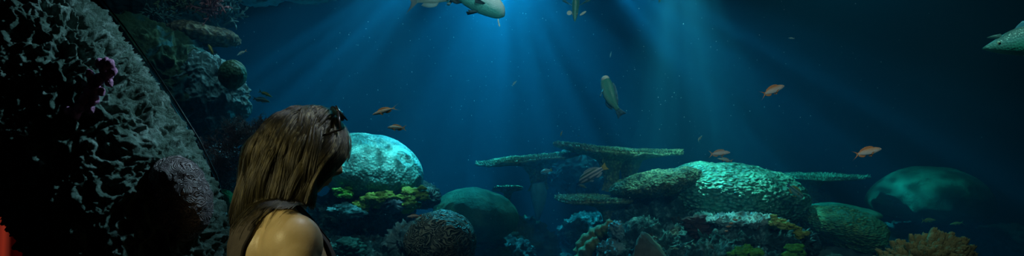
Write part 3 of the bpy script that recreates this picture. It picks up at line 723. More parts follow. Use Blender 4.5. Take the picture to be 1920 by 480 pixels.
o = bpy.data.objects.new('wedge_stone', me); C.objects.link(o); o.location = o0; tag(o, 'grey pointed wedge-shaped stone at the bottom, below the big mound\'s left end', 'stone')
# yellow-green growth on the rock
YW = plain('pale_yellow_soft_coral', (0.50, 0.55, 0.16), 0.55, 0.5, 0.4, 40, 0.6, 120)
leafy('soft_coral', [(1456, 414), (1464, 418), (1450, 416), (1470, 422)], 3.66, YW, 'pale yellow-green soft coral on the ridge, left of its darker twin', 0.020, 11)
leafy('soft_coral', [(1488, 428), (1496, 434), (1504, 438)], 3.64, plain('mustard_soft_coral', (0.36, 0.36, 0.06), 0.6, 0.4, 0.4, 40, 0.6, 120), 'mustard soft coral at the right end of the blue-white ridge', 0.020, 12)
leafy('soft_coral', [(1400, 470), (1412, 472), (1390, 476), (1384, 474)], 3.45, GR2, 'leaf-green soft coral at the bottom edge, left of the other green one', 0.026, 13)
leafy('soft_coral', [(1490, 464), (1494, 472), (1484, 476)], 3.5, GR2, 'leaf-green soft coral at the bottom edge below the mustard one', 0.028, 14)
leafy('sponge', [(1365, 425)], 3.62, plain('salmon_sponge', (0.6, 0.22, 0.14), 0.6, 0.4, 0.3, 30), 'tiny salmon-pink sponge on the blue-white ridge', 0.009, 15, 'sponge')
leafy('sponge', [(1310, 430), (1302, 420), (1318, 438)], 3.82, plain('maroon_sponge', (0.06, 0.02, 0.025), 0.7, 0.3, 0.4, 30, 0.5, 60), 'dark maroon sponge under the big mound', 0.05, 16, 'sponge')

# ------------------------------------------------------------------ right side
YGM = polyp_mat('yellow_green_rough_coral', (0.05, 0.20, 0.10), (0.40, 0.50, 0.18), 48, 0.016, 0.5, 0.5, 8, (0.08, 0.32, 0.20), (1, 1, 2.0))
rock(1585, 428, 72, 34, 4.2, YGM, 'rough yellow-green coral hummock between the big mound and the finger coral', lambda P, n: 0.04*fbm(P*4, 3, 9)+0.02*(ridged(P*22, 3, 7)-.5), 7, 0.28, (0, R(14), 0), 'hummock_coral', 'coral')
rock(1570, 402, 82, 22, 4.75, GDM, 'dull green coral rise behind the rough yellow-green hummock', lambda P, n: 0.03*fbm(P*3, 3, 19), 6, 0.25, (0, 0, 0), 'dome_coral', 'coral')
rock(1560, 500, 140, 48, 4.3, R_DK, 'dark rock along the bottom under the yellow-green hummock', d_rock(0.060, 5, 0.085, 13, 153), 6, 0.4)
FAR = rock_mat('far_green_dome_coral', [(0.3, (0.02, 0.10, 0.06)), (0.5, (0.04, 0.16, 0.09)), (0.7, (0.12, 0.30, 0.17))], 3.5, 40, 0.01, 0.7)
def w_far(V, U):
    V = V.copy(); V[:, 2] = np.where(V[:, 2] < 0, V[:, 2]*0.55, V[:, 2]); return V
c = at(1742, 382, 5.6)
o = blob('dome_coral', c, (pl(104, 5.6), 0.46, pl(70, 5.6)), FAR, lambda P, n: 0.05*fbm(P*1.8, 3, 9)+0.012*fbm(P*9, 3, 6), 6, (0, R(2), 0), warp=w_far)
tag(o, 'wide dim green dome coral at the right, above the finger coral', 'coral')
rock(1750, 450, 110, 34, 5.9, R_DK, 'dark rock base beneath the wide green dome at the right', d_rock(0.060, 4, 0.085, 12, 163), 6, 0.4)
rock(1500, 372, 46, 24, 5.6, R_DK, 'dim rock lump under the table coral right of the big mound', d_rock(0.050, 4, 0.068, 12, 173), 6, 0.25)
rock(1900, 448, 60, 22, 5.6, R_DK, 'dim low rock at the far right edge', d_rock(0.050, 4, 0.085, 12, 183), 6, 0.3)
rock(1800, 560, 260, 60, 4.6, R_DK, 'dark reef rock along the bottom right corner', d_rock(0.080, 3, 0.085, 12, 193), 6, 0.4)

# finger coral: fans of blunt fingers
FIN = plain('tan_finger_coral', (0.22, 0.20, 0.08), 0.7, 0.3, 0.35, 30, 0.7, 130)
def finger_coral():
    rg = random.Random(5); mb = MB(); Y = 2.75; base = at(1735, 540, Y)
    prof = [(1632, 478), (1650, 466), (1672, 452), (1690, 446), (1706, 440), (1722, 436), (1740, 432), (1755, 428), (1772, 430), (1790, 434), (1806, 440), (1816, 452), (1824, 470)]
    prof = sorted(prof+[((a[0]+b[0])/2, (a[1]+b[1])/2+2) for a, b in zip(prof, prof[1:])])
    fingers = []
    for layer in range(7):
        for (px, py) in prof:
            f = layer/6.0
            x = px+rg.uniform(-8, 8); y = py+f*46+rg.uniform(-3, 6); Yk = Y+0.10-0.20*f+rg.uniform(-.02, .02)
            if layer and rg.random() < .08: continue
            tip = at(x, y, Yk)
            fingers.append(tip)
    for tip in fingers:
        d = (tip-(base+Vector((rg.uniform(-.02, .02), 0.02, -.02)))).normalized()
        d = (d+Vector((rg.gauss(0, .08), -0.15, rg.gauss(0, .08)))).normalized()
        r = pl(rg.uniform(5.4, 7.4), Y); L_ = 0.11; st = tip-d*L_-base; tp = tip-base
        pts = [st, st.lerp(tp, .4), st.lerp(tp, .75), st.lerp(tp, .92), st.lerp(tp, 1.0)]
        mb.tube(pts, [r*.75, r*.9, r, r*.86, r*.35], 10)
        for q in range(5):                      # lengthwise flutes
            a = rg.uniform(0, 6.28); n_ = Vector((math.cos(a), math.sin(a)*.6-.4, rg.uniform(-.2, .2))).normalized()
            mb.tube([p+n_*r*.62 for p in pts[1:5]], [r*.3, r*.34, r*.3, r*.12], 5)
    U_, F_ = ico(4)
    v = U_*np.array([.20, .12, .14]); v = v*(1+.12*fbm(v*20, 3, 3))[:, None]
    mb.add(v+np.array([0, .04, -.05]), F_)
    o = mb.build('finger_coral', FIN, loc=base); tag(o, 'tan finger coral with blunt packed fingers at the bottom right', 'coral')
finger_coral()

# ------------------------------------------------------------------ the woman: x forward, y to her left, z up (metres)
WO = Vector((-0.520, 1.47, 0.0)); WROT = R(24)
woman = empty('person', WO, 'person with long brown hair and grey tank top looking down into the tank', 'person', rot=(0, 0, WROT))
Wm = Matrix.Translation(WO) @ Matrix.Rotation(WROT, 4, 'Z')

# head frame: centre and tilt (looking down)
HC = Vector((0.040, 0.0, 1.501)); HT = R(19)
Hrot = np.array(Matrix.Rotation(HT, 3, 'Y'))
def head_pts(sub=5):
    U, Fc = ico(sub)
    x, y, z = U[:, 0], U[:, 1], U[:, 2]
    V = U*np.array([0.094, 0.074, 0.112])
    # narrow jaw, flatter face
    lo = np.clip(-z, 0, 1)
    V[:, 1] *= 1-0.30*lo**1.5
    V[:, 0] = np.where(x > 0, V[:, 0]*(1-0.06*(1-lo)), V[:, 0]*(1-0.45*lo**1.3))
    V[:, 0] += 0.012*lo
    def bump(c, s, a, ax=0):
        d = ((V[:, 0]-c[0])/s[0])**2+((V[:, 1]-c[1])/s[1])**2+((V[:, 2]-c[2])/s[2])**2
        V[:, ax] += a*np.exp(-d)
    bump((0.090, 0, -0.028), (0.05, 0.011, 0.013), 0.021)     # nose tip
    bump((0.090, 0, -0.010), (0.05, 0.009, 0.020), 0.011)     # bridge
    bump((0.085, 0.014, -0.034), (0.05, 0.007, 0.007), 0.006)
    bump((0.085, -0.014, -0.034), (0.05, 0.007, 0.007), 0.006)
    bump((0.090, 0, 0.022), (0.05, 0.045, 0.010), 0.005)      # brow
    for s in (-1, 1):
        bump((0.085, s*0.030, 0.004), (0.05, 0.015, 0.011), -0.009)   # eye socket
        bump((0.085, s*0.030, 0.004), (0.05, 0.010, 0.006), 0.004)    # lid
        bump((0.07, s*0.045, -0.025), (0.05, 0.02, 0.02), 0.004)
    bump((0.085, 0, -0.056), (0.05, 0.020, 0.006), 0.009)     # upper lip
    bump((0.085, 0, -0.068), (0.05, 0.018, 0.006), 0.009)     # lower lip
    bump((0.085, 0, -0.062), (0.05, 0.020, 0.0022), -0.004)
    bump((0.080, 0, -0.098), (0.05, 0.022, 0.016), 0.012)     # chin
    return (V*0.91) @ Hrot.T + np.array(HC), Fc

def capsule(mb, pts, rad, k=20, n=6):
    P = []; Q = []
    for i in range(len(pts)-1):
        for j in range(n):
            t = j/n; P.append(Vector(pts[i]).lerp(Vector(pts[i+1]), t)); s = t*t*(3-2*t); Q.append(rad[i]*(1-s)+rad[i+1]*s)
    P.append(Vector(pts[-1])); Q.append(rad[-1])
    mb.tube(P, Q, k); mb.ball(pts[0], rad[0], 16, 12); mb.ball(pts[-1], rad[-1], 16, 12)

def loft(mb, rows, k=48, e=0.9):
    V = []
    for (z, xf, xb, hw) in rows:
        for j in range(k):
            a = 2*PI*j/k; c, s = math.cos(a), math.sin(a)
            cx = np.sign(c)*abs(c)**e; sy = np.sign(s)*abs(s)**e
            V.append(((xf if cx > 0 else xb)*cx, hw*sy, z))
    n = len(rows)
    Fc = [(i*k+j, i*k+(j+1) % k, (i+1)*k+(j+1) % k, (i+1)*k+j) for i in range(n-1) for j in range(k)]
    Fc += [tuple(range(k-1, -1, -1)), tuple((n-1)*k+j for j in range(k))]
    mb.add(V, Fc)

bodymb = MB()
hv, hf = head_pts(); bodymb.add(hv, hf)
# torso: z, front, back, half width
loft(bodymb, [(0.80, .10, .105, .150), (0.86, .105, .115, .165), (0.92, .10, .11, .158), (1.00, .088, .088, .130), (1.05, .088, .085, .125), (1.12, .100, .095, .134), (1.18, .112, .108, .144),
              (1.24, .110, .118, .150), (1.29, .088, .118, .146), (1.33, .062, .106, .125), (1.36, .042, .086, .088), (1.385, .030, .062, .055)])
for s in (-1, 1):
    bodymb.ball((0.075, s*0.068, 1.19), (.055, .058, .058), 24, 18)                           # bust
    capsule(bodymb, [(-0.030, s*0.045, 1.375), (-0.020, s*0.115, 1.355), (-0.006, s*0.158, 1.330)], [.040, .040, .046])   # trapezius to shoulder
    bodymb.ball((0.000, s*0.168, 1.308), (.062, .056, .066), 28, 20)                         # deltoid
    bodymb.ball((-0.062, s*0.100, 1.285), (.052, .066, .082), 24, 18)                        # shoulder blade
capsule(bodymb, [(-0.032, 0, 1.34), (0.000, 0, 1.385), (0.035, 0, 1.43), (0.04, 0, 1.46)], [.060, .050, .047, .048])
def arm(s):
    sh, el, wr = (0.002, s*.176, 1.300), (-0.02, s*.215, 1.045), (0.10, s*.175, 0.83)
    capsule(bodymb, [sh, (-0.005, s*.190, 1.20), (-0.015, s*.206, 1.11), el], [.052, .047, .041, .036])
    capsule(bodymb, [el, (0.02, s*.208, .98), wr], [.037, .037, .024])
    d = (Vector(wr)-Vector((0.0, s*.215, 1.045))).normalized()
    a = Vector((d.z, 0, -d.x)).normalized()*-1            # across the palm, forward side
    pc = Vector(wr)+d*0.045
    bodymb.ball(pc, (.036, .015, .046), 16, 12, rot=Euler((0, math.atan2(-d.x, -d.z), 0)))
    for i, (o_, L_) in enumerate(((.026, .068), (.009, .078), (-.009, .072), (-.026, .056))):
        b = pc+a*o_+d*.036; inw = Vector((0, -s*1.0, 0))
        p1 = b+(d*.92+inw*.25).normalized()*L_*.42; p2 = p1+(d*.75+inw*.6).normalized()*L_*.32; p3 = p2+(d*.5+inw*.8).normalized()*L_*.26
        capsule(bodymb, [b, p1, p2, p3], [.0088, .0082, .0075, .0065], 10, 3)
    b = pc+a*.030-d*.02; p1 = b+(a*.8+d*.5).normalized()*.035; p2 = p1+(a*.3+d*.9).normalized()*.032
    capsule(bodymb, [b, p1, p2], [.012, .010, .008], 10, 3)
arm(-1); arm(1)
for s in (-1, 1):
    capsule(bodymb, [(0.0, s*.085, .86), (0.01, s*.09, .66), (0.01, s*.088, .46), (-.01, s*.088, .30), (-.025, s*.086, .09)], [.088, .076, .052, .050, .036])
    bodymb.ball((0.045, s*.092, .035), (.115, .042, .034), 20, 12)
    bodymb.ball((-.055, s*.086, .86), (.075, .075, .085), 20, 14)

SKIN = None
m, N, L, B = new_mat('skin')
tc = N.new('ShaderNodeTexCoord'); n = N.new('ShaderNodeTexNoise'); n.inputs['Scale'].default_value = 30; n.inputs['Detail'].default_value = 5
L.new(tc.outputs['Object'], n.inputs['Vector'])
r = ramp(N, [(0.3, (0.46, 0.35, 0.18)), (0.7, (0.56, 0.44, 0.25))]); L.new(n.outputs['Fac'], r.inputs[0]); L.new(r.outputs[0], B.inputs['Base Color'])
n2 = N.new('ShaderNodeTexNoise'); n2.inputs['Scale'].default_value = 350; n2.inputs['Detail'].default_value = 3; L.new(tc.outputs['Object'], n2.inputs['Vector'])
b = N.new('ShaderNodeBump'); b.inputs['Strength'].default_value = 0.25; b.inputs['Distance'].default_value = 0.001; L.new(n2.outputs['Fac'], b.inputs['Height']); L.new(b.outputs[0], B.inputs['Normal'])
B.inputs['Roughness'].default_value = 0.42; B.inputs['Specular IOR Level'].default_value = 0.45
B.inputs['Subsurface Weight'].default_value = 0.12; B.inputs['Subsurface Radius'].default_value = (0.010, 0.004, 0.002); B.inputs['Subsurface Scale'].default_value = 0.6
SKIN = m

raw = bodymb.build('body_raw', SKIN)
md = raw.modifiers.new('r', 'REMESH'); md.mode = 'VOXEL'; md.voxel_size = 0.0045
md = raw.modifiers.new('s', 'SMOOTH'); md.factor = 0.5; md.iterations = 9
dg = bpy.context.evaluated_depsgraph_get(); dg.update()
me = bpy.data.meshes.new_from_object(raw.evaluated_get(dg)); bpy.data.objects.remove(raw)
me.name = 'body'; nv = len(me.vertices)
co = np.empty(nv*3, np.float32); me.vertices.foreach_get('co', co); co = co.reshape(-1, 3).astype(float)
# restore the face that smoothing softened: pull back onto the sculpted head
from mathutils.kdtree import KDTree
hv6, hf6 = head_pts(6)
kd = KDTree(len(hv6))
for i, v in enumerate(hv6): kd.insert(v, i)
kd.balance()
hl = (co-np.array(HC)) @ Hrot/0.91
sel = np.where((hl[:, 0] > 0.035) & (hl[:, 2] > -0.115) & (np.abs(hl[:, 1]) < 0.07))[0]
for i in sel:
    p, j, dd = kd.find(co[i])
    if dd < 0.012: co[i] = co[i]*0.15+np.array(p)*0.85
# larger breathing forms: collar and scapula hollows
me.vertices.foreach_set('co', co.astype(np.float32).ravel()); me.update()
me.polygons.foreach_set('use_smooth', [True]*len(me.polygons))
me.materials.clear(); me.materials.append(SKIN)
body = bpy.data.objects.new('body', me); C.objects.link(body); body.parent = woman

# ---- tank top: cloth region f>0 of the same body, offset outwards
def f_top(P):
    x, y, z = P[:, 0], P[:, 1], P[:, 2]
    ay = np.abs(y)
    # arm hole: an ellipse in the (x,z) side plane, cutting from the side inwards
    hx = (x+0.004)/0.088; hz = (z-1.265)/0.122
    hole = np.sqrt(hx**2+hz**2)-1.0                         # <0 inside hole
    side = (ay-0.082)/0.06                                  # >0 : side region
    f_arm = np.maximum(hole*0.09, -(ay-0.088))              # cloth where outside the hole or inside the strap line
    # neckline
    neck_z = np.where(x > -0.02, 1.285+0.0*x, 1.345)
    f_neck = np.maximum(neck_z+2.2*np.clip(ay-0.045, 0, 1)-z, (ay-0.062))
    f_neck = np.where(z > 1.42, -0.1, f_neck)
    f_out = 0.150-ay+np.where(z < 1.10, 0.05, 0.0)
    f_hem = z-0.90
    f_head = 1.40-z
    return np.minimum.reduce([f_arm, f_neck, f_hem, f_head, np.where(z < 1.2, 0.168-ay, 0.152-ay)])
def region_shell(name, f, off, m, edge_r=None, edge_m=None):
    vn = np.empty(nv*3, np.float32); me.vertices.foreach_get('normal', vn); vn = vn.reshape(-1, 3).astype(float)
    fv = f(co)
    polys = [tuple(p.vertices) for p in me.polygons]
    keep = [p for p in polys if sum(fv[i] > 0 for i in p) >= 2 and min(fv[i] for i in p) > -0.02]
    used = sorted({i for p in keep for i in p}); mp = {i: k for k, i in enumerate(used)}
    P = co[used]; Nn = vn[used]
    fc = [tuple(mp[i] for i in p) for p in keep]
    # boundary
    from collections import defaultdict
    ec = defaultdict(int)
    for p in fc:
        for a, b in zip(p, p[1:]+p[:1]): ec[(min(a, b), max(a, b))] += 1
    bd = [e for e, c in ec.items() if c == 1]; bi = sorted({i for e in bd for i in e})
    Q = P[bi]; h = 1e-3
    for it in range(4):
        g = np.stack([(f(Q+np.eye(3)[k]*h)-f(Q-np.eye(3)[k]*h))/(2*h) for k in range(3)], 1)
        nn = Nn[bi]; g -= (g*nn).sum(1)[:, None]*nn
        st = (f(Q)/np.maximum((g**2).sum(1), .05))[:, None]*g
        ln = np.linalg.norm(st, axis=1)[:, None]; st *= np.minimum(1, 0.003/np.maximum(ln, 1e-9))
        Q = Q-st
    P = P.copy(); P[bi] = Q
    # relax boundary
    nb = defaultdict(list)
    for a, b in bd: nb[a].append(b); nb[b].append(a)
    for it in range(10):
        P2 = P.copy()
        for i in bi:
            if len(nb[i]) == 2: P2[i] = P[i]*.4+(P[nb[i][0]]+P[nb[i][1]])*.3
        P = P2
    o = mesh_obj(name, P+Nn*off, fc, m, woman)
    md = o.modifiers.new('t', 'SOLIDIFY'); md.thickness = 0.0022; md.offset = 0
    if edge_r:
        seen = set()
        for s0 in bi:
            if s0 in seen or len(nb[s0]) != 2: continue
            loop = [s0]; seen.add(s0); cur = nb[s0][0]; ok = False
            while cur not in seen:
                seen.add(cur); loop.append(cur)
                nx = [q for q in nb[cur] if q not in seen]
                if not nx: ok = True; break
                cur = nx[0]
            if len(loop) > 40:
                pts = [P[i]+Nn[i]*(off+.0008) for i in loop]; pts = pts[::2]+[pts[0]]
                mb = MB(); mb.tube(pts, [edge_r]*len(pts), 6, cap=False); mb.build('hem_binding', edge_m, o)
    return o
CLOTH = plain('grey_brown_knit', (0.075, 0.066, 0.060), 0.85, 0.25, 0.15, 60, 0.3, 500)
PIPE = plain('black_binding', (0.012, 0.011, 0.012), 0.7, 0.2, 0.1, 60)
top = region_shell('tank_top', f_top, 0.0045, CLOTH, 0.0030, PIPE)
JEAN = plain('dark_denim', (0.02, 0.03, 0.06), 0.85, 0.2, 0.3, 60)
region_shell('trousers', lambda P: np.minimum.reduce([0.925-P[:, 2], P[:, 2]-0.075, np.where((np.abs(P[:, 1]) > .165) & (P[:, 2] > .6), -0.05, 0.1), np.where((P[:, 0] > 0.118), -0.05, 0.1)]), 0.005, JEAN)
shoe = MB()
for s in (-1, 1):
    mbs = MB(); mbs.ball((0.047, s*.092, .040), (.126, .050, .041), 24, 14); mbs.build('shoe', PIPE, woman)

# ---- hair: thousands of strands that slide over head, neck and shoulders
def hair():
    rg = np.random.default_rng(4)
    n = 15000; K = 44; step = 0.0115
    # scalp roots, in head coordinates
    U = rg.normal(size=(n*5, 3)); U /= np.linalg.norm(U, axis=1)[:, None]
    front = U[:, 0]
    ok = (U[:, 2] > 0.10+0.75*np.maximum(front-0.25, 0)) | ((front < 0.18) & (U[:, 2] > -0.30))
    U = U[ok][:n]; n = len(U)
    rad = np.array([0.094, 0.074, 0.112])*0.91
    clump = rg.normal(size=(260, 3)); clump /= np.linalg.norm(clump, axis=1)[:, None]
    ci = np.argmax(U @ clump.T, axis=1)
    cdir = rg.normal(size=(260, 3)); cl = rg.uniform(-1, 1, 260)
    Pl = U*rad*1.005
    side = np.where(U[:, 1]+0.10*rg.normal(size=n)*0.3 < 0.12, -1.0, 1.0)
    P = Pl @ Hrot.T+np.array(HC)
    # collision bodies in her coordinates: centre, radii, rotated by head?
    bodies = [(np.array(HC)+Hrot @ np.array([.007, 0, 0]), rad*np.array([.92, 1.0, 1.02]), Hrot),
              (np.array([-0.020, 0, 1.32]), np.array([.082, .130, .075]), np.eye(3)),
              (np.array([-0.020, -.105, 1.335]), np.array([.080, .080, .062]), np.eye(3)),
              (np.array([-0.020, .105, 1.335]), np.array([.080, .080, .062]), np.eye(3)),
              (np.array([-0.002, -.168, 1.308]), np.array([.072, .066, .076]), np.eye(3)),
              (np.array([-0.002, .168, 1.308]), np.array([.072, .066, .076]), np.eye(3)),
              (np.array([0.012, 0, 1.41]), np.array([.060, .060, .09]), np.eye(3))]
    lift = (0.003+0.007*rg.random(n)**1.2)+0.012*np.clip(U[:, 0]-.25, 0, .6)+0.0015*cl[ci]
    lift = np.maximum(lift, 0.004)
    # initial combing: from the parting sideways and back
    D = np.stack([-0.55-0.25*np.maximum(U[:, 0], 0)+0*U[:, 0], side*0.75, 0.25*np.ones(n)], 1)
    fr = U[:, 0] > 0.45
    D[fr] = np.stack([np.full(fr.sum(), 0.10), side[fr]*0.95, np.full(fr.sum(), 0.2)], 1)
    D += 0.10*cdir[ci]+0.05*rg.normal(size=(n, 3))
    D /= np.linalg.norm(D, axis=1)[:, None]
    G = np.stack([np.where(U[:, 0] > 0.3, -0.55, -0.10), side*np.where(U[:, 0] > 0.3, 0.28, 0.06), -np.ones(n)], 1)
    G /= np.linalg.norm(G, axis=1)[:, None]
    G += 0.035*cdir[ci]
    zend = 1.372+0.008*cl[ci]+0.006*rg.normal(size=n)
    out = np.empty((n, K, 3)); out[:, 0] = P; alive = np.ones(n, bool)
    ph = rg.uniform(0, 6.28, 260)[ci]; wob = 0.0009
    for k in range(1, K):
        gw = 0.20+0.15*min(1, k/10)
        D = D*(1-gw)+G*gw+0.012*rg.normal(size=(n, 3)); D /= np.linalg.norm(D, axis=1)[:, None]
        Pn = P+D*step
        Pn[:, 0] += wob*np.sin(k*0.45+ph); Pn[:, 1] += wob*np.cos(k*0.4+ph)
        ramp_ = min(1.0, k/5)
        for bi_, (c, r_, M) in enumerate(bodies):
            rr = r_+(lift*(ramp_ if bi_ == 0 else 0.8))[:, None]
            q = (Pn-c) @ M; e = np.sqrt(((q/rr)**2).sum(1)); ins = e < 1
            if bi_ in (2, 4): alive &= ~(ins & (Pn[:, 2] < 1.385))
            q = np.where(ins[:, None], q/np.maximum(e, 1e-3)[:, None], q)
            Pn = np.where(ins[:, None], q @ M.T+c, Pn)
        D2 = Pn-P; ln = np.linalg.norm(D2, axis=1)[:, None]; D = np.where(ln > 1e-6, D2/np.maximum(ln, 1e-6), D)
        Pn = P+D*np.minimum(ln, step*1.15)
        ze = zend-0.38*np.clip(-0.02-Pn[:, 0], 0, 0.12)+0.2*np.clip(-.10-Pn[:, 1], 0, .1)
        alive &= Pn[:, 2] > ze
        hq = (Pn-np.array(HC)) @ Hrot
        fa_ = (hq[:, 0] > 0.045) & (hq[:, 2] < 0.022)
        D = D+np.where(fa_[:, None], np.stack([-0.30+0*ph, side*0.12, 0*ph], 1), 0); D /= np.linalg.norm(D, axis=1)[:, None]
        alive &= ~((hq[:, 0] > 0.083) & (hq[:, 2] < 0.0))
        P = np.where(alive[:, None], Pn, P+D*1e-5); out[:, k] = P
    hc = bpy.data.hair_curves.new('hair'); hc.add_curves([K]*n)
    hc.points.foreach_set('position', out.astype(np.float32).ravel())
    ra = np.tile(np.concatenate([np.full(K-8, 1.0), np.linspace(1, .25, 8)]), n)*0.00050
    hc.points.foreach_set('radius', ra.astype(np.float32))
    m = bpy.data.materials.new('brown_hair'); m.use_nodes = True; N = m.node_tree.nodes; L = m.node_tree.links
    N.remove(N['Principled BSDF']); h = N.new('ShaderNodeBsdfHairPrincipled')
    try: h.model = 'CHIANG'
    except Exception: pass
    h.parametrization = 'COLOR'
    hi = N.new('ShaderNodeHairInfo')
    tc = N.new('ShaderNodeTexCoord'); mp = N.new('ShaderNodeMapping'); mp.inputs['Scale'].default_value = (190, 190, 6); mp.inputs['Rotation'].default_value = (0, R(-20), 0); L.new(tc.outputs['Object'], mp.inputs[0])
    ns = N.new('ShaderNodeTexNoise'); ns.inputs['Scale'].default_value = 1.0; ns.inputs['Detail'].default_value = 3; L.new(mp.outputs[0], ns.inputs['Vector'])
    mr = N.new('ShaderNodeMapRange'); mr.inputs[1].default_value = .36; mr.inputs[2].default_value = .66; L.new(ns.outputs['Fac'], mr.inputs[0])
    mt = N.new('ShaderNodeMath'); mt.operation = 'MULTIPLY_ADD'; L.new(hi.outputs['Random'], mt.inputs[0]); mt.inputs[1].default_value = 0.5
    m3 = N.new('ShaderNodeMath'); m3.operation = 'MULTIPLY'; L.new(mr.outputs[0], m3.inputs[0]); m3.inputs[1].default_value = 0.5; L.new(m3.outputs[0], mt.inputs[2])
    r = ramp(N, [(0.2, (0.005, 0.005, 0.003)), (0.6, (0.022, 0.019, 0.009)), (0.95, (0.24, 0.195, 0.075))]); L.new(mt.outputs[0], r.inputs[0])
    L.new(r.outputs[0], h.inputs['Color']); h.inputs['Roughness'].default_value = 0.28; h.inputs['Radial Roughness'].default_value = 0.4
    L.new(h.outputs[0], N['Material Output'].inputs['Surface'])
    hc.materials.append(m)
    o = bpy.data.objects.new('hair', hc); C.objects.link(o); o.parent = woman
    # dark under-layer hugging the scalp
    U_, F_ = ico(5); keep = [f for f in F_ if all((U_[i][2] > 0.15+0.75*max(U_[i][0]-.25, 0)) or (U_[i][0] < .12 and U_[i][2] > -.4) for i in f)]
    V = (U_*rad*1.012) @ Hrot.T+np.array(HC)
    mesh_obj('scalp', V, [tuple(f) for f in keep], plain('hair_root_brown', (0.03, 0.016, 0.008), 0.9, 0.1), woman)
    return out
hair()

# ---- sunglasses pushed up on the head
def to_head(p): return Vector((np.array(p)*0.95 @ Hrot.T+np.array(HC)).tolist())
sg = empty('sunglasses', (0, 0, 0), 'dark sunglasses pushed up on top of the brown hair', 'sunglasses')
GB = plain('black_plastic', (0.012, 0.012, 0.014), 0.22, 0.6, 0.1, 10, coat=0.5)
m, N, L, B = new_mat('dark_lens'); B.inputs['Base Color'].default_value = (0.015, 0.05, 0.07, 1); B.inputs['Roughness'].default_value = 0.08; B.inputs['Specular IOR Level'].default_value = 0.9
LENS = m
fa = R(-57)                                             # lens plane leans back over the crown
def gp(u, v, wv=0.0):                                   # u across, v up the lens, w outwards
    c = np.array([0.053, 0, 0.112])
    upv = np.array([math.sin(fa), 0, math.cos(fa)]); nv_ = np.array([math.cos(fa), 0, -math.sin(fa)])
    return to_head(c+np.array([0, 1, 0])*u+upv*v+nv_*(wv-(abs(u)/0.075)**2*0.012))
def inv(v): return Wm @ v
for s in (-1, 1):
    ol = [(s*(.034+.028*math.cos(a)*(1 if abs(math.cos(a)) < 9 else 1)), .021*math.sin(a)*(1.05 if math.sin(a) > 0 else 1)) for a in np.linspace(0, 2*PI, 29)]
    mb = MB(); mb.tube([inv(gp(u, v, .001)) for u, v in ol], [.0022]*29, 8, cap=False); fr_ = mb.build('frame', GB, sg)
    V = [inv(gp(s*.034, 0, .003))]+[inv(gp(u, v, .001)) for u, v in ol[:-1]]
    mb = MB(); mb.add([tuple(v) for v in V], [(0, 1+i, 1+(i+1) % 28) for i in range(28)]); l_ = mb.build('lens', LENS, sg)
    md = l_.modifiers.new('t', 'SOLIDIFY'); md.thickness = .0018
    h0 = gp(s*.062, .012, -.001); 
    tips = [h0, to_head((.055, s*.086, .070)), to_head((.010, s*.091, .035)), to_head((-.020, s*.092, .005)), to_head((-.034, s*.088, -.018))]
    mb = MB(); mb.tube([inv(t) for t in tips], [.0032, .0030, .0026, .0024, .0020], 8, flat=.6); mb.build('temple', GB, sg)
mb = MB(); mb.tube([inv(gp(-.008, .008, .002)), inv(gp(0, .011, .004)), inv(gp(.008, .008, .002))], [.0022]*3, 8); mb.build('bridge', GB, sg)

# ------------------------------------------------------------------ fish: local x towards the head, z up, length 1 along the body
def fish_mat(name, back, mid, belly, spots=None, stripe=None, rough=0.35, spec=0.6):
    m, N, L, B = new_mat(name)
    tc = N.new('ShaderNodeTexCoord'); sp = N.new('ShaderNodeSeparateXYZ'); L.new(tc.outputs['Object'], sp.inputs[0])
    n = N.new('ShaderNodeTexNoise'); n.inputs['Scale'].default_value = 9; n.inputs['Detail'].default_value = 4; L.new(tc.outputs['Object'], n.inputs['Vector'])
    ma = N.new('ShaderNodeMath'); ma.operation = 'MULTIPLY_ADD'; L.new(n.outputs['Fac'], ma.inputs[0]); ma.inputs[1].default_value = 0.10; L.new(sp.outputs['Z'], ma.inputs[2])
    mr = N.new('ShaderNodeMapRange'); mr.inputs[1].default_value = -0.07; mr.inputs[2].default_value = 0.19; L.new(ma.outputs[0], mr.inputs[0])
    r = ramp(N, [(0.30, belly), (0.58, mid), (0.85, back)]); L.new(mr.outputs[0], r.inputs[0]); out = r.outputs[0]
    if stripe:                                           # vertical bars
        w_ = N.new('ShaderNodeTexWave'); w_.inputs['Scale'].default_value = stripe[1]; w_.inputs['Distortion'].default_value = 0.8; L.new(tc.outputs['Object'], w_.inputs['Vector'])
        if stripe[2] == 'z': w_.bands_direction = 'Z'
        q = N.new('ShaderNodeMapRange'); q.inputs[1].default_value = 0.45; q.inputs[2].default_value = 0.6; L.new(w_.outputs['Fac'], q.inputs[0])
        mx = N.new('ShaderNodeMix'); mx.data_type = 'RGBA'; L.new(q.outputs[0], mx.inputs['Factor']); L.new(out, mx.inputs['A']); mx.inputs['B'].default_value = (*stripe[0], 1); out = mx.outputs['Result']
    L.new(out, B.inputs['Base Color'])
    v = N.new('ShaderNodeTexVoronoi'); v.inputs['Scale'].default_value = 60; L.new(tc.outputs['Object'], v.inputs['Vector'])
    b = N.new('ShaderNodeBump'); b.inputs['Strength'].default_value = 0.25; b.inputs['Distance'].default_value = 0.01; L.new(v.outputs['Distance'], b.inputs['Height']); L.new(b.outputs[0], B.inputs['Normal'])
    B.inputs['Roughness'].default_value = rough; B.inputs['Specular IOR Level'].default_value = spec
    return m

EYE = plain('fish_eye', (0.01, 0.01, 0.012), 0.15, 0.8, 0.0)
EYW = plain('fish_eye_ring', (0.7, 0.65, 0.45), 0.3, 0.6, 0.1)

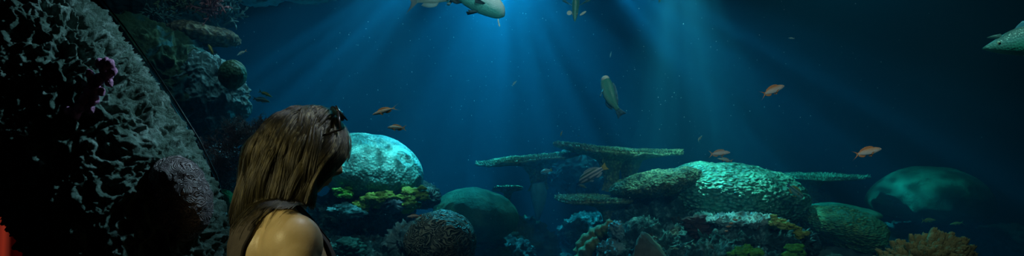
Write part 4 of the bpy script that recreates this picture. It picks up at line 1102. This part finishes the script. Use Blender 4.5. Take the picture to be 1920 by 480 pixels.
PROF = {  # x, upper, lower, half width
 'anthias': [(0.50, .005, -.012, .006), (0.47, .032, -.030, .028), (0.40, .070, -.055, .048), (0.30, .100, -.078, .060), (0.18, .114, -.098, .064), (0.03, .112, -.104, .058), (-.12, .088, -.084, .044), (-.22, .058, -.056, .028), (-.29, .038, -.037, .016), (-.34, .034, -.033, .011)],
 'slim': [(0.50, .002, -.012, .005), (0.45, .030, -.030, .026), (0.35, .062, -.055, .045), (0.20, .088, -.078, .056), (0.02, .092, -.084, .054), (-.15, .070, -.066, .042), (-.28, .042, -.040, .025), (-.36, .026, -.026, .013), (-.40, .024, -.024, .010)],
 'parrot': [(0.50, .000, -.030, .020), (0.485, .050, -.062, .050), (0.44, .100, -.092, .078), (0.34, .150, -.125, .098), (0.20, .172, -.150, .106), (0.02, .165, -.150, .098), (-.15, .128, -.122, .076), (-.27, .084, -.082, .048), (-.34, .062, -.060, .028), (-.40, .058, -.056, .016)],
 'unicorn': [(0.50, .004, -.010, .010), (0.47, .022, -.026, .022), (0.42, .048, -.050, .040), (0.36, .078, -.072, .054), (0.30, .112, -.092, .064), (0.20, .142, -.115, .070), (0.04, .150, -.125, .068), (-.12, .128, -.112, .056), (-.26, .078, -.072, .036), (-.34, .034, -.034, .018), (-.40, .028, -.028, .012)],
}
def sm(tab, xs, k):
    xx = [t[0] for t in tab][::-1]; yy = [t[k] for t in tab][::-1]
    y = np.interp(xs, xx, yy)
    for _ in range(2): y[1:-1] = (y[:-2]+2*y[1:-1]+y[2:])/4
    return y
def bend(V, a):                                          # swimming curve, sideways
    V = np.array(V, float); x = 0.5-V[:, 0]; V[:, 1] += a*np.sin(x*PI*1.15)*x**1.2; return V
def fin(pts_outer, thick=.006, a=0.0, scale=1.0, side=None):
    """fan-shaped membrane with real thickness; list of (root, tip) point pairs"""
    n = len(pts_outer); rows = []
    for (r_, t_) in pts_outer:
        r_, t_ = Vector(r_), Vector(t_)
        rows.append([r_.lerp(t_, q) for q in (0, .35, .7, 1)])
    V = []; 
    for s in (1, -1):
        for i, row in enumerate(rows):
            for j, p in enumerate(row):
                rib = (1 if i % 2 else .55)*(1-j*.27)
                nrm = Vector((0, 1, 0)) if side is None else Vector(side)
                V.append(tuple(p+nrm*s*thick*.5*rib))
    Fc = []
    for s in (0, 1):
        o = s*n*4
        for i in range(n-1):
            for j in range(3):
                q = (o+i*4+j, o+(i+1)*4+j, o+(i+1)*4+j+1, o+i*4+j+1); Fc.append(q if s == 0 else q[::-1])
    def rim(seq):
        for a_, b_ in zip(seq, seq[1:]): Fc.append((a_, b_, b_+n*4, a_+n*4))
    rim([i*4+3 for i in range(n)]); rim([i*4 for i in range(n)][::-1]); rim([0, 1, 2, 3]); rim([(n-1)*4+j for j in (3, 2, 1, 0)])
    V = bend(V, a); mb = MB(); mb.add(V, Fc); return mb

def make_fish(kind, mats, a=0.05, tail='fork', pect=0.0, name='fish', horn=False, detail=True):
    """mats: body, fin, tail"""
    tab = PROF[kind]; xs = np.linspace(tab[0][0], tab[-1][0], 40 if detail else 24); k = 24 if detail else 16
    up, lo, hw = sm(tab, xs, 1), sm(tab, xs, 2), sm(tab, xs, 3)
    V = []
    for i, x in enumerate(xs):
        cz = (up[i]+lo[i])/2; hz = (up[i]-lo[i])/2
        for j in range(k):
            t = 2*PI*j/k; c, s = math.cos(t), math.sin(t)
            V.append((x, hw[i]*np.sign(c)*abs(c)**.9, cz+hz*s))
    n = len(xs); V = bend(V, a)
    Fc = [tuple(f) for f in grid_faces(n, k, wrap_m=True)]+[tuple(range(k)), tuple((n-1)*k+j for j in range(k-1, -1, -1))]
    mb = MB(); mb.add(V, Fc); root = empty(name)
    bd = mb.build('body', mats[0], root)
    f = lambda x: (float(np.interp(x, xs[::-1], up[::-1])), float(np.interp(x, xs[::-1], lo[::-1])), float(np.interp(x, xs[::-1], hw[::-1])))
    x0 = tab[-1][0]; u0, l0, _ = f(x0)
    if tail == 'fork':
        prs = [((x0+.02, 0, l0+(u0-l0)*t), (x0-.20+.13*(1-abs(2*t-1)**1.3), 0, (2*t-1)*.17)) for t in np.linspace(0, 1, 11)]
    elif tail == 'lyre':
        prs = [((x0+.02, 0, l0+(u0-l0)*t), (x0-.29+.24*(1-abs(2*t-1)**1.5), 0, (2*t-1)*.17)) for t in np.linspace(0, 1, 13)]
    else:
        prs = [((x0+.02, 0, l0+(u0-l0)*t), (x0-.16+.03*(1-abs(2*t-1)**2), 0, (2*t-1)*.13)) for t in np.linspace(0, 1, 11)]
    fin(prs, .010, a).build('tail_fin', mats[2], root)
    xd = np.linspace(.26, -.28, 15)
    fin([((x, 0, f(x)[0]-.015), (x-.05, 0, f(x)[0]+.055*math.sin(PI*min(1, (i+2)/15))**.5+.012*(i % 2))) for i, x in enumerate(xd)], .008, a).build('dorsal_fin', mats[1], root)
    xa = np.linspace(-.05, -.28, 8)
    fin([((x, 0, f(x)[1]+.012), (x-.06, 0, f(x)[1]-.06*math.sin(PI*(i+2)/10)**.6)) for i, x in enumerate(xa)], .008, a).build('anal_fin', mats[1], root)
    for s in (-1, 1):
        x = .20; w_ = f(x)[2]
        prs = [((x+.012-.02*q, s*w_*.90, -.015-.022*q), (x-.15+.05*abs(q-.4), s*(w_+.05+pect), -.03-.07*q+pect*.2)) for q in np.linspace(0, 1, 6)]
        fin(prs, .006, a, side=(0.3, s*.8, .3)).build('pectoral_fin', mats[1], root)
        prs = [((x-.02-.03*q, s*w_*.35, f(.15)[1]+.012), (x-.12-.04*q, s*w_*.7, f(.15)[1]-.07+.03*q)) for q in np.linspace(0, 1, 4)]
        fin(prs, .006, a).build('pelvic_fin', mats[1], root)
        if detail:
            ex = tab[0][0]-.115; u, l, w2 = f(ex); ez = l+(u-l)*.64
            c = bend([(ex, s*w2*.80, ez)], a)[0]
            mb = MB(); mb.ball(c, (.020, .010, .020), 12, 8); e = mb.build('eye', EYW, root)
            mb = MB(); mb.ball(c+np.array([0, s*.006, 0]), (.012, .008, .012), 10, 6); mb.build('pupil', EYE, e)
    if detail:                                            # mouth
        x = tab[0][0]; pts = [(x+.004, -.02 if kind != 'parrot' else -.03, -.010), (x+.008, 0, -.008), (x+.004, .02 if kind != 'parrot' else .03, -.010)]
        mb = MB(); mb.tube([tuple(v) for v in bend(pts, a)], [.005, .008, .005], 6); mb.build('lip', mats[1], root)
    if horn:
        mb = MB(); mb.tube([(.35, 0, .085), (.41, 0, .088), (.455, 0, .086)], [.022, .014, .003], 10); mb.build('horn', mats[0], root)
    return root

def tree_copy(r):
    c = r.copy(); C.objects.link(c)
    for ch in [o for o in bpy.data.objects if o.parent == r]:
        d = ch.copy(); C.objects.link(d); d.parent = c
        for g in [o for o in bpy.data.objects if o.parent == ch]:
            e = g.copy(); C.objects.link(e); e.parent = d
    return c

def aim(o, head_px, tail_px, Y, scale=1.0, yaw=0.0, roll=0.0, label='', cat='fish', group=None):
    """head and tail pixels give position, tilt and size; yaw turns it out of the picture plane"""
    h = at(*head_px, Y); t = at(*tail_px, Y); d = h-t; L_ = d.length/1.0/abs(math.cos(R(yaw)))
    c = (h+t)/2
    dirx = d.normalized(); fw = (dirx*math.cos(R(yaw))+Vector((0, math.sin(R(yaw)), 0))).normalized()
    upv = Vector((0, 0, 1)); y = upv.cross(fw)
    if y.length < 0.05: y = Vector((0, 1, 0))
    y.normalize(); z = fw.cross(y).normalized()
    M = Matrix((fw, y, z)).transposed()
    M = M @ Matrix.Rotation(R(roll), 3, 'X')
    o.location = c; o.rotation_euler = M.to_euler(); o.scale = (L_/1.02*scale,)*3
    tag(o, label, cat, group); return o

ORG = fish_mat('orange_anthias_skin', (0.85, 0.36, 0.14), (0.88, 0.66, 0.54), (0.88, 0.86, 0.82))
ORF = plain('orange_fin', (0.85, 0.34, 0.14), 0.5, 0.4, 0.25, 12)
PNK = fish_mat('pale_pink_anthias_skin', (0.72, 0.50, 0.45), (0.88, 0.76, 0.72), (0.9, 0.88, 0.86))
PNF = plain('pale_orange_fin', (0.72, 0.45, 0.32), 0.5, 0.4, 0.2, 12)
GRY = fish_mat('striped_grey_skin', (0.60, 0.32, 0.20), (0.22, 0.32, 0.33), (0.85, 0.9, 0.88), stripe=((0.78, 0.80, 0.78), 2.2, 'z'))
BLT = fish_mat('blue_green_skin', (0.20, 0.42, 0.40), (0.45, 0.65, 0.65), (0.70, 0.82, 0.82))
BLF = plain('pale_blue_fin', (0.50, 0.68, 0.75), 0.5, 0.4, 0.2, 12)
YLS = fish_mat('yellow_orange_skin', (0.70, 0.36, 0.08), (0.72, 0.50, 0.14), (0.50, 0.55, 0.25))
YLF = plain('yellow_fin', (0.60, 0.50, 0.16), 0.5, 0.4, 0.2, 12)
PAR = fish_mat('parrotfish_skin', (0.05, 0.28, 0.28), (0.10, 0.40, 0.38), (0.25, 0.55, 0.52))
PRF = plain('parrot_fin', (0.10, 0.30, 0.45), 0.5, 0.4, 0.3, 12)
WHF = plain('white_fin', (0.85, 0.85, 0.85), 0.5, 0.4, 0.05, 12)
GFM = plain('dusky_fin', (0.03, 0.07, 0.09), 0.6, 0.3, 0.3, 12)

SCHOOL = 'small orange fish swimming in open water'
anth = make_fish('anthias', (ORG, ORF, ORF), 0.05, 'lyre')
aim(anth, (1475, 160), (1424, 179), 3.1, 1, 18, 0, 'orange fish rising to the right in dark water, right of centre', 'fish', SCHOOL)
a2 = tree_copy(anth); aim(a2, (1656, 279), (1598, 291), 3.0, 1, 8, 0, 'orange fish with pale belly swimming right above the dim table coral', 'fish', SCHOOL)
a3 = make_fish('slim', (ORG, ORF, PNF), 0.10, 'lyre'); aim(a3, (697, 215), (742, 202), 2.9, 1, 10, 0, 'slim orange-backed fish heading down left above the striped fish', 'fish', SCHOOL)
a4 = make_fish('anthias', (GRY, ORF, PNF), 0.05, 'fork'); aim(a4, (725, 239), (762, 240), 2.9, 1.0, 12, 0, 'small grey striped fish with orange fins just above the boulder coral', 'fish', SCHOOL)
a5 = make_fish('anthias', (PNK, PNF, PNF), 0.04, 'fork'); aim(a5, (1371, 286), (1328, 289), 3.3, 1, 10, 0, 'pale pinkish fish hovering above the lit top of the big mound', 'fish', SCHOOL)
a6 = make_fish('slim', (BLT, PNF, PNF), 0.05, 'fork', detail=False); aim(a6, (1345, 297), (1372, 302), 3.5, 1, 10, 0, 'small bluish fish just below the pale pinkish fish', 'fish')
a7 = make_fish('slim', (YLS, YLF, YLF), 0.05, 'fork'); aim(a7, (510, 182), (487, 171), 3.0, 1, 10, 0, 'small yellow-orange fish above left of the woman\'s head', 'fish')
a8 = make_fish('anthias', (BLT, BLF, BLF), 0.05, 'fork'); aim(a8, (506, 191), (474, 184), 2.9, 1, 10, 0, 'pale blue-grey fish just below the small yellow-orange fish', 'fish')
a9 = make_fish('slim', (PNK, PNF, ORF), 0.15, 'fork', detail=False); aim(a9, (443, 104), (462, 95), 3.4, 1, 10, 0, 'tiny red and white fish right of the brown plate coral', 'fish')
b1 = make_fish('anthias', (YLS, YLF, BLF), 0.05, 'fork', detail=False); aim(b1, (388, 82), (404, 106), 3.1, 1.0, 15, 0, 'pale yellow-green fish pointing up left over the blue lit ridge', 'fish')
b2 = make_fish('slim', (PNK, PNF, ORF), 0.04, 'round', detail=False); aim(b2, (762, 407), (790, 404), 2.78, 1, 10, 0, 'pale pink fish resting on top of the brown brain coral', 'fish')
b3 = make_fish('slim', (YLS, YLF, YLF), 0.04, 'fork', detail=False); aim(b3, (1757, 413), (1727, 413), 4.6, 1.0, 10, 0, 'small dull yellow fish under the wide green dome, nearer the left', 'fish')
b4 = tree_copy(b3); aim(b4, (1782, 421), (1804, 417), 4.6, 1.0, 10, 0, 'smaller dull yellow fish under the right side of the wide green dome', 'fish')
b5 = make_fish('slim', (YLS, YLF, YLF), 0.04, 'fork', detail=False); aim(b5, (520, 236), (508, 225), 3.0, 1.0, 10, 0, 'tiny yellow fish peeking out beside the back of the brown hair', 'fish')
# striped angelfish-like pair between the table corals
ANG = fish_mat('blue_white_striped_skin', (0.12, 0.35, 0.30), (0.10, 0.25, 0.35), (0.20, 0.40, 0.55), stripe=((0.92, 0.95, 1.0), 3.0, 'z'))
c1 = make_fish('parrot', (ANG, BLF, YLF), 0.08, 'round'); aim(c1, (1086, 343), (1134, 312), 3.5, 1.0, 15, 0, 'blue and white striped fish heading down left under the upper table coral', 'fish')
c2 = make_fish('anthias', (BLT, BLF, BLF), 0.08, 'fork', detail=False); aim(c2, (1101, 353), (1083, 345), 3.7, 1.0, 20, 0, 'small teal fish just below the blue and white striped fish', 'fish')
c3 = make_fish('slim', (YLS, YLF, YLF), 0.05, 'fork', detail=False); aim(c3, (1130, 306), (1131, 295), 3.6, 1.0, 30, 0, 'tiny yellow fish just above the blue and white striped fish', 'fish')
c4 = make_fish('parrot', (ANG, BLF, YLF), 0.05, 'round', detail=False); aim(c4, (1014, 325), (1033, 318), 4.2, 1.0, 40, 0, 'small striped fish in front of the left table coral', 'fish')
c5 = make_fish('slim', (BLT, BLF, BLF), 0.30, 'fork', detail=False); aim(c5, (1318, 254), (1308, 268), 3.8, 1.0, 30, 0, 'small bluish fish turning in open water above the pinkish one', 'fish')
c6 = make_fish('slim', (YLS, BLF, BLF), 0.05, 'fork', detail=False); aim(c6, (1051, 256), (1054, 245), 3.8, 1.0, 10, 0, 'tiny pale fish swimming down just above the upper table coral', 'fish')
c7 = make_fish('slim', (BLT, BLF, BLF), 0.05, 'fork', detail=False); aim(c7, (969, 151), (960, 161), 4.2, 1.0, 10, 0, 'tiny pale blue fish in the blue light left of the diving parrotfish', 'fish')
c8 = make_fish('slim', (BLT, WHF, WHF), 0.05, 'fork', detail=False); aim(c8, (1478, 71), (1489, 72), 4.2, 1.0, 10, 0, 'tiny pale fish high in the dark water, above the rising orange one', 'fish')
c9 = make_fish('slim', (BLT, BLF, BLF), 0.05, 'fork', detail=False); aim(c9, (1144, 108), (1146, 97), 4.6, 1.0, 10, 0, 'tiny blue fish straight above the diving parrotfish', 'fish')
STR = fish_mat('teal_striped_skin', (0.16, 0.35, 0.10), (0.05, 0.16, 0.18), (0.15, 0.55, 0.55), stripe=((0.35, 0.62, 0.62), 2.6, 'z'))
d1 = make_fish('parrot', (STR, YLF, PRF), 0.04, 'round'); aim(d1, (1508, 372), (1474, 346), 3.8, 1.0, 15, 0, 'teal striped fish nosing down at the right end of the big mound', 'fish')
def side_fin(root, x, y, r, ang, m):
    mb = MB(); mb.ball((x, y, 0), r, 14, 10, rot=Euler((0, 0, ang))); mb.build('pectoral_fin', m, root)
# large fish
UNI = fish_mat('unicornfish_skin', (0.16, 0.24, 0.25), (0.26, 0.48, 0.50), (0.08, 0.48, 0.36))
e1 = make_fish('unicorn', (UNI, PRF, PRF), 0.03, 'fork', horn=True); aim(e1, (1857, 88), (2070, 60), 3.2, 1.0, 12, 0, 'large pale teal unicornfish with a short horn, cut by the right edge', 'fish')
SIL = fish_mat('silver_parrot_skin', (0.90, 0.90, 0.92), (0.62, 0.76, 0.80), (0.12, 0.55, 0.52))
e2 = make_fish('parrot', (SIL, GFM, BLF), 0.05, 'round', pect=.02); aim(e2, (948, 26), (818, -42), 4.0, 1.0, 12, 0, 'large white and teal parrotfish nosing down at the top edge', 'fish')
e3 = make_fish('slim', (BLT, BLF, WHF), 0.10, 'fork'); aim(e3, (890, -22), (768, 8), 4.0, 1.0, 10, 0, 'silver-blue fish cut by the top edge, its forked tail at left', 'fish')
e4 = make_fish('slim', (PAR, WHF, BLF), 0.02, 'round', pect=.10); aim(e4, (1075, 46), (1084, -70), 4.0, 1.0, -25, 0, 'teal fish diving straight down at the top edge with white side fins', 'fish')
side_fin(e4, .345, -.085, (.042, .038, .010), 0, WHF); side_fin(e4, .36, .115, (.060, .020, .010), -.9, WHF)
PRB = fish_mat('green_parrot_skin', (0.06, 0.34, 0.32), (0.12, 0.52, 0.46), (0.25, 0.62, 0.55))
e5 = make_fish('parrot', (PRB, PRF, PRF), 0.16, 'round', pect=.03); aim(e5, (1133, 143), (1158, 214), 3.7, 1.0, 25, 12, 'green parrotfish with white snout hanging head up in mid water', 'fish')
mb = MB(); mb.ball((.425, 0, .030), (.086, .098, .104), 16, 10); mb.build('white_forehead', WHF, e5)
e6 = make_fish('slim', (PAR, PRF, PRF), 0.05, 'fork'); aim(e6, (1236, 5), (1250, -40), 4.2, 1.0, 10, 0, 'green fish showing only its nose at the top edge', 'fish')
# a white scrap of food under the big fish
mb = MB(); U_, F_ = ico(3)
for (x, z, r) in ((0, .012, .006), (.002, .002, .005), (.005, -.012, .006), (.008, -.020, .005)):
    v = U_*np.array([r*.7, r*.7, r*1.6]); mb.add(v*(1+.3*fbm(v*300, 2, 3))[:, None]+np.array([x, 0, z]), F_)
o = mb.build('food_scrap', WHF, loc=at(934, 42, 3.9)); tag(o, 'small white scrap of food drifting under the big parrotfish', 'food')

# drifting specks in the water
rg = np.random.default_rng(9); mb = MB(); U_, F_ = ico(1)
for i in range(1100):
    Y = rg.uniform(2.5, 5.5); px = rg.normal(1000, 330); py = rg.uniform(0, 420)
    p = np.array(at(px, py, Y)); r = .0006+.0020*rg.random()**4*(Y/3.5)
    mb.add(U_*r*np.array([1, 1, rg.uniform(.7, 1.6)])+p, F_)
o = mb.build('drifting_particle', plain('white_speck', (0.8, 0.85, 0.85), 0.7, 0.2, 0.0)); tag(o, 'fine pale specks drifting all through the blue water', 'particles', kind='stuff')
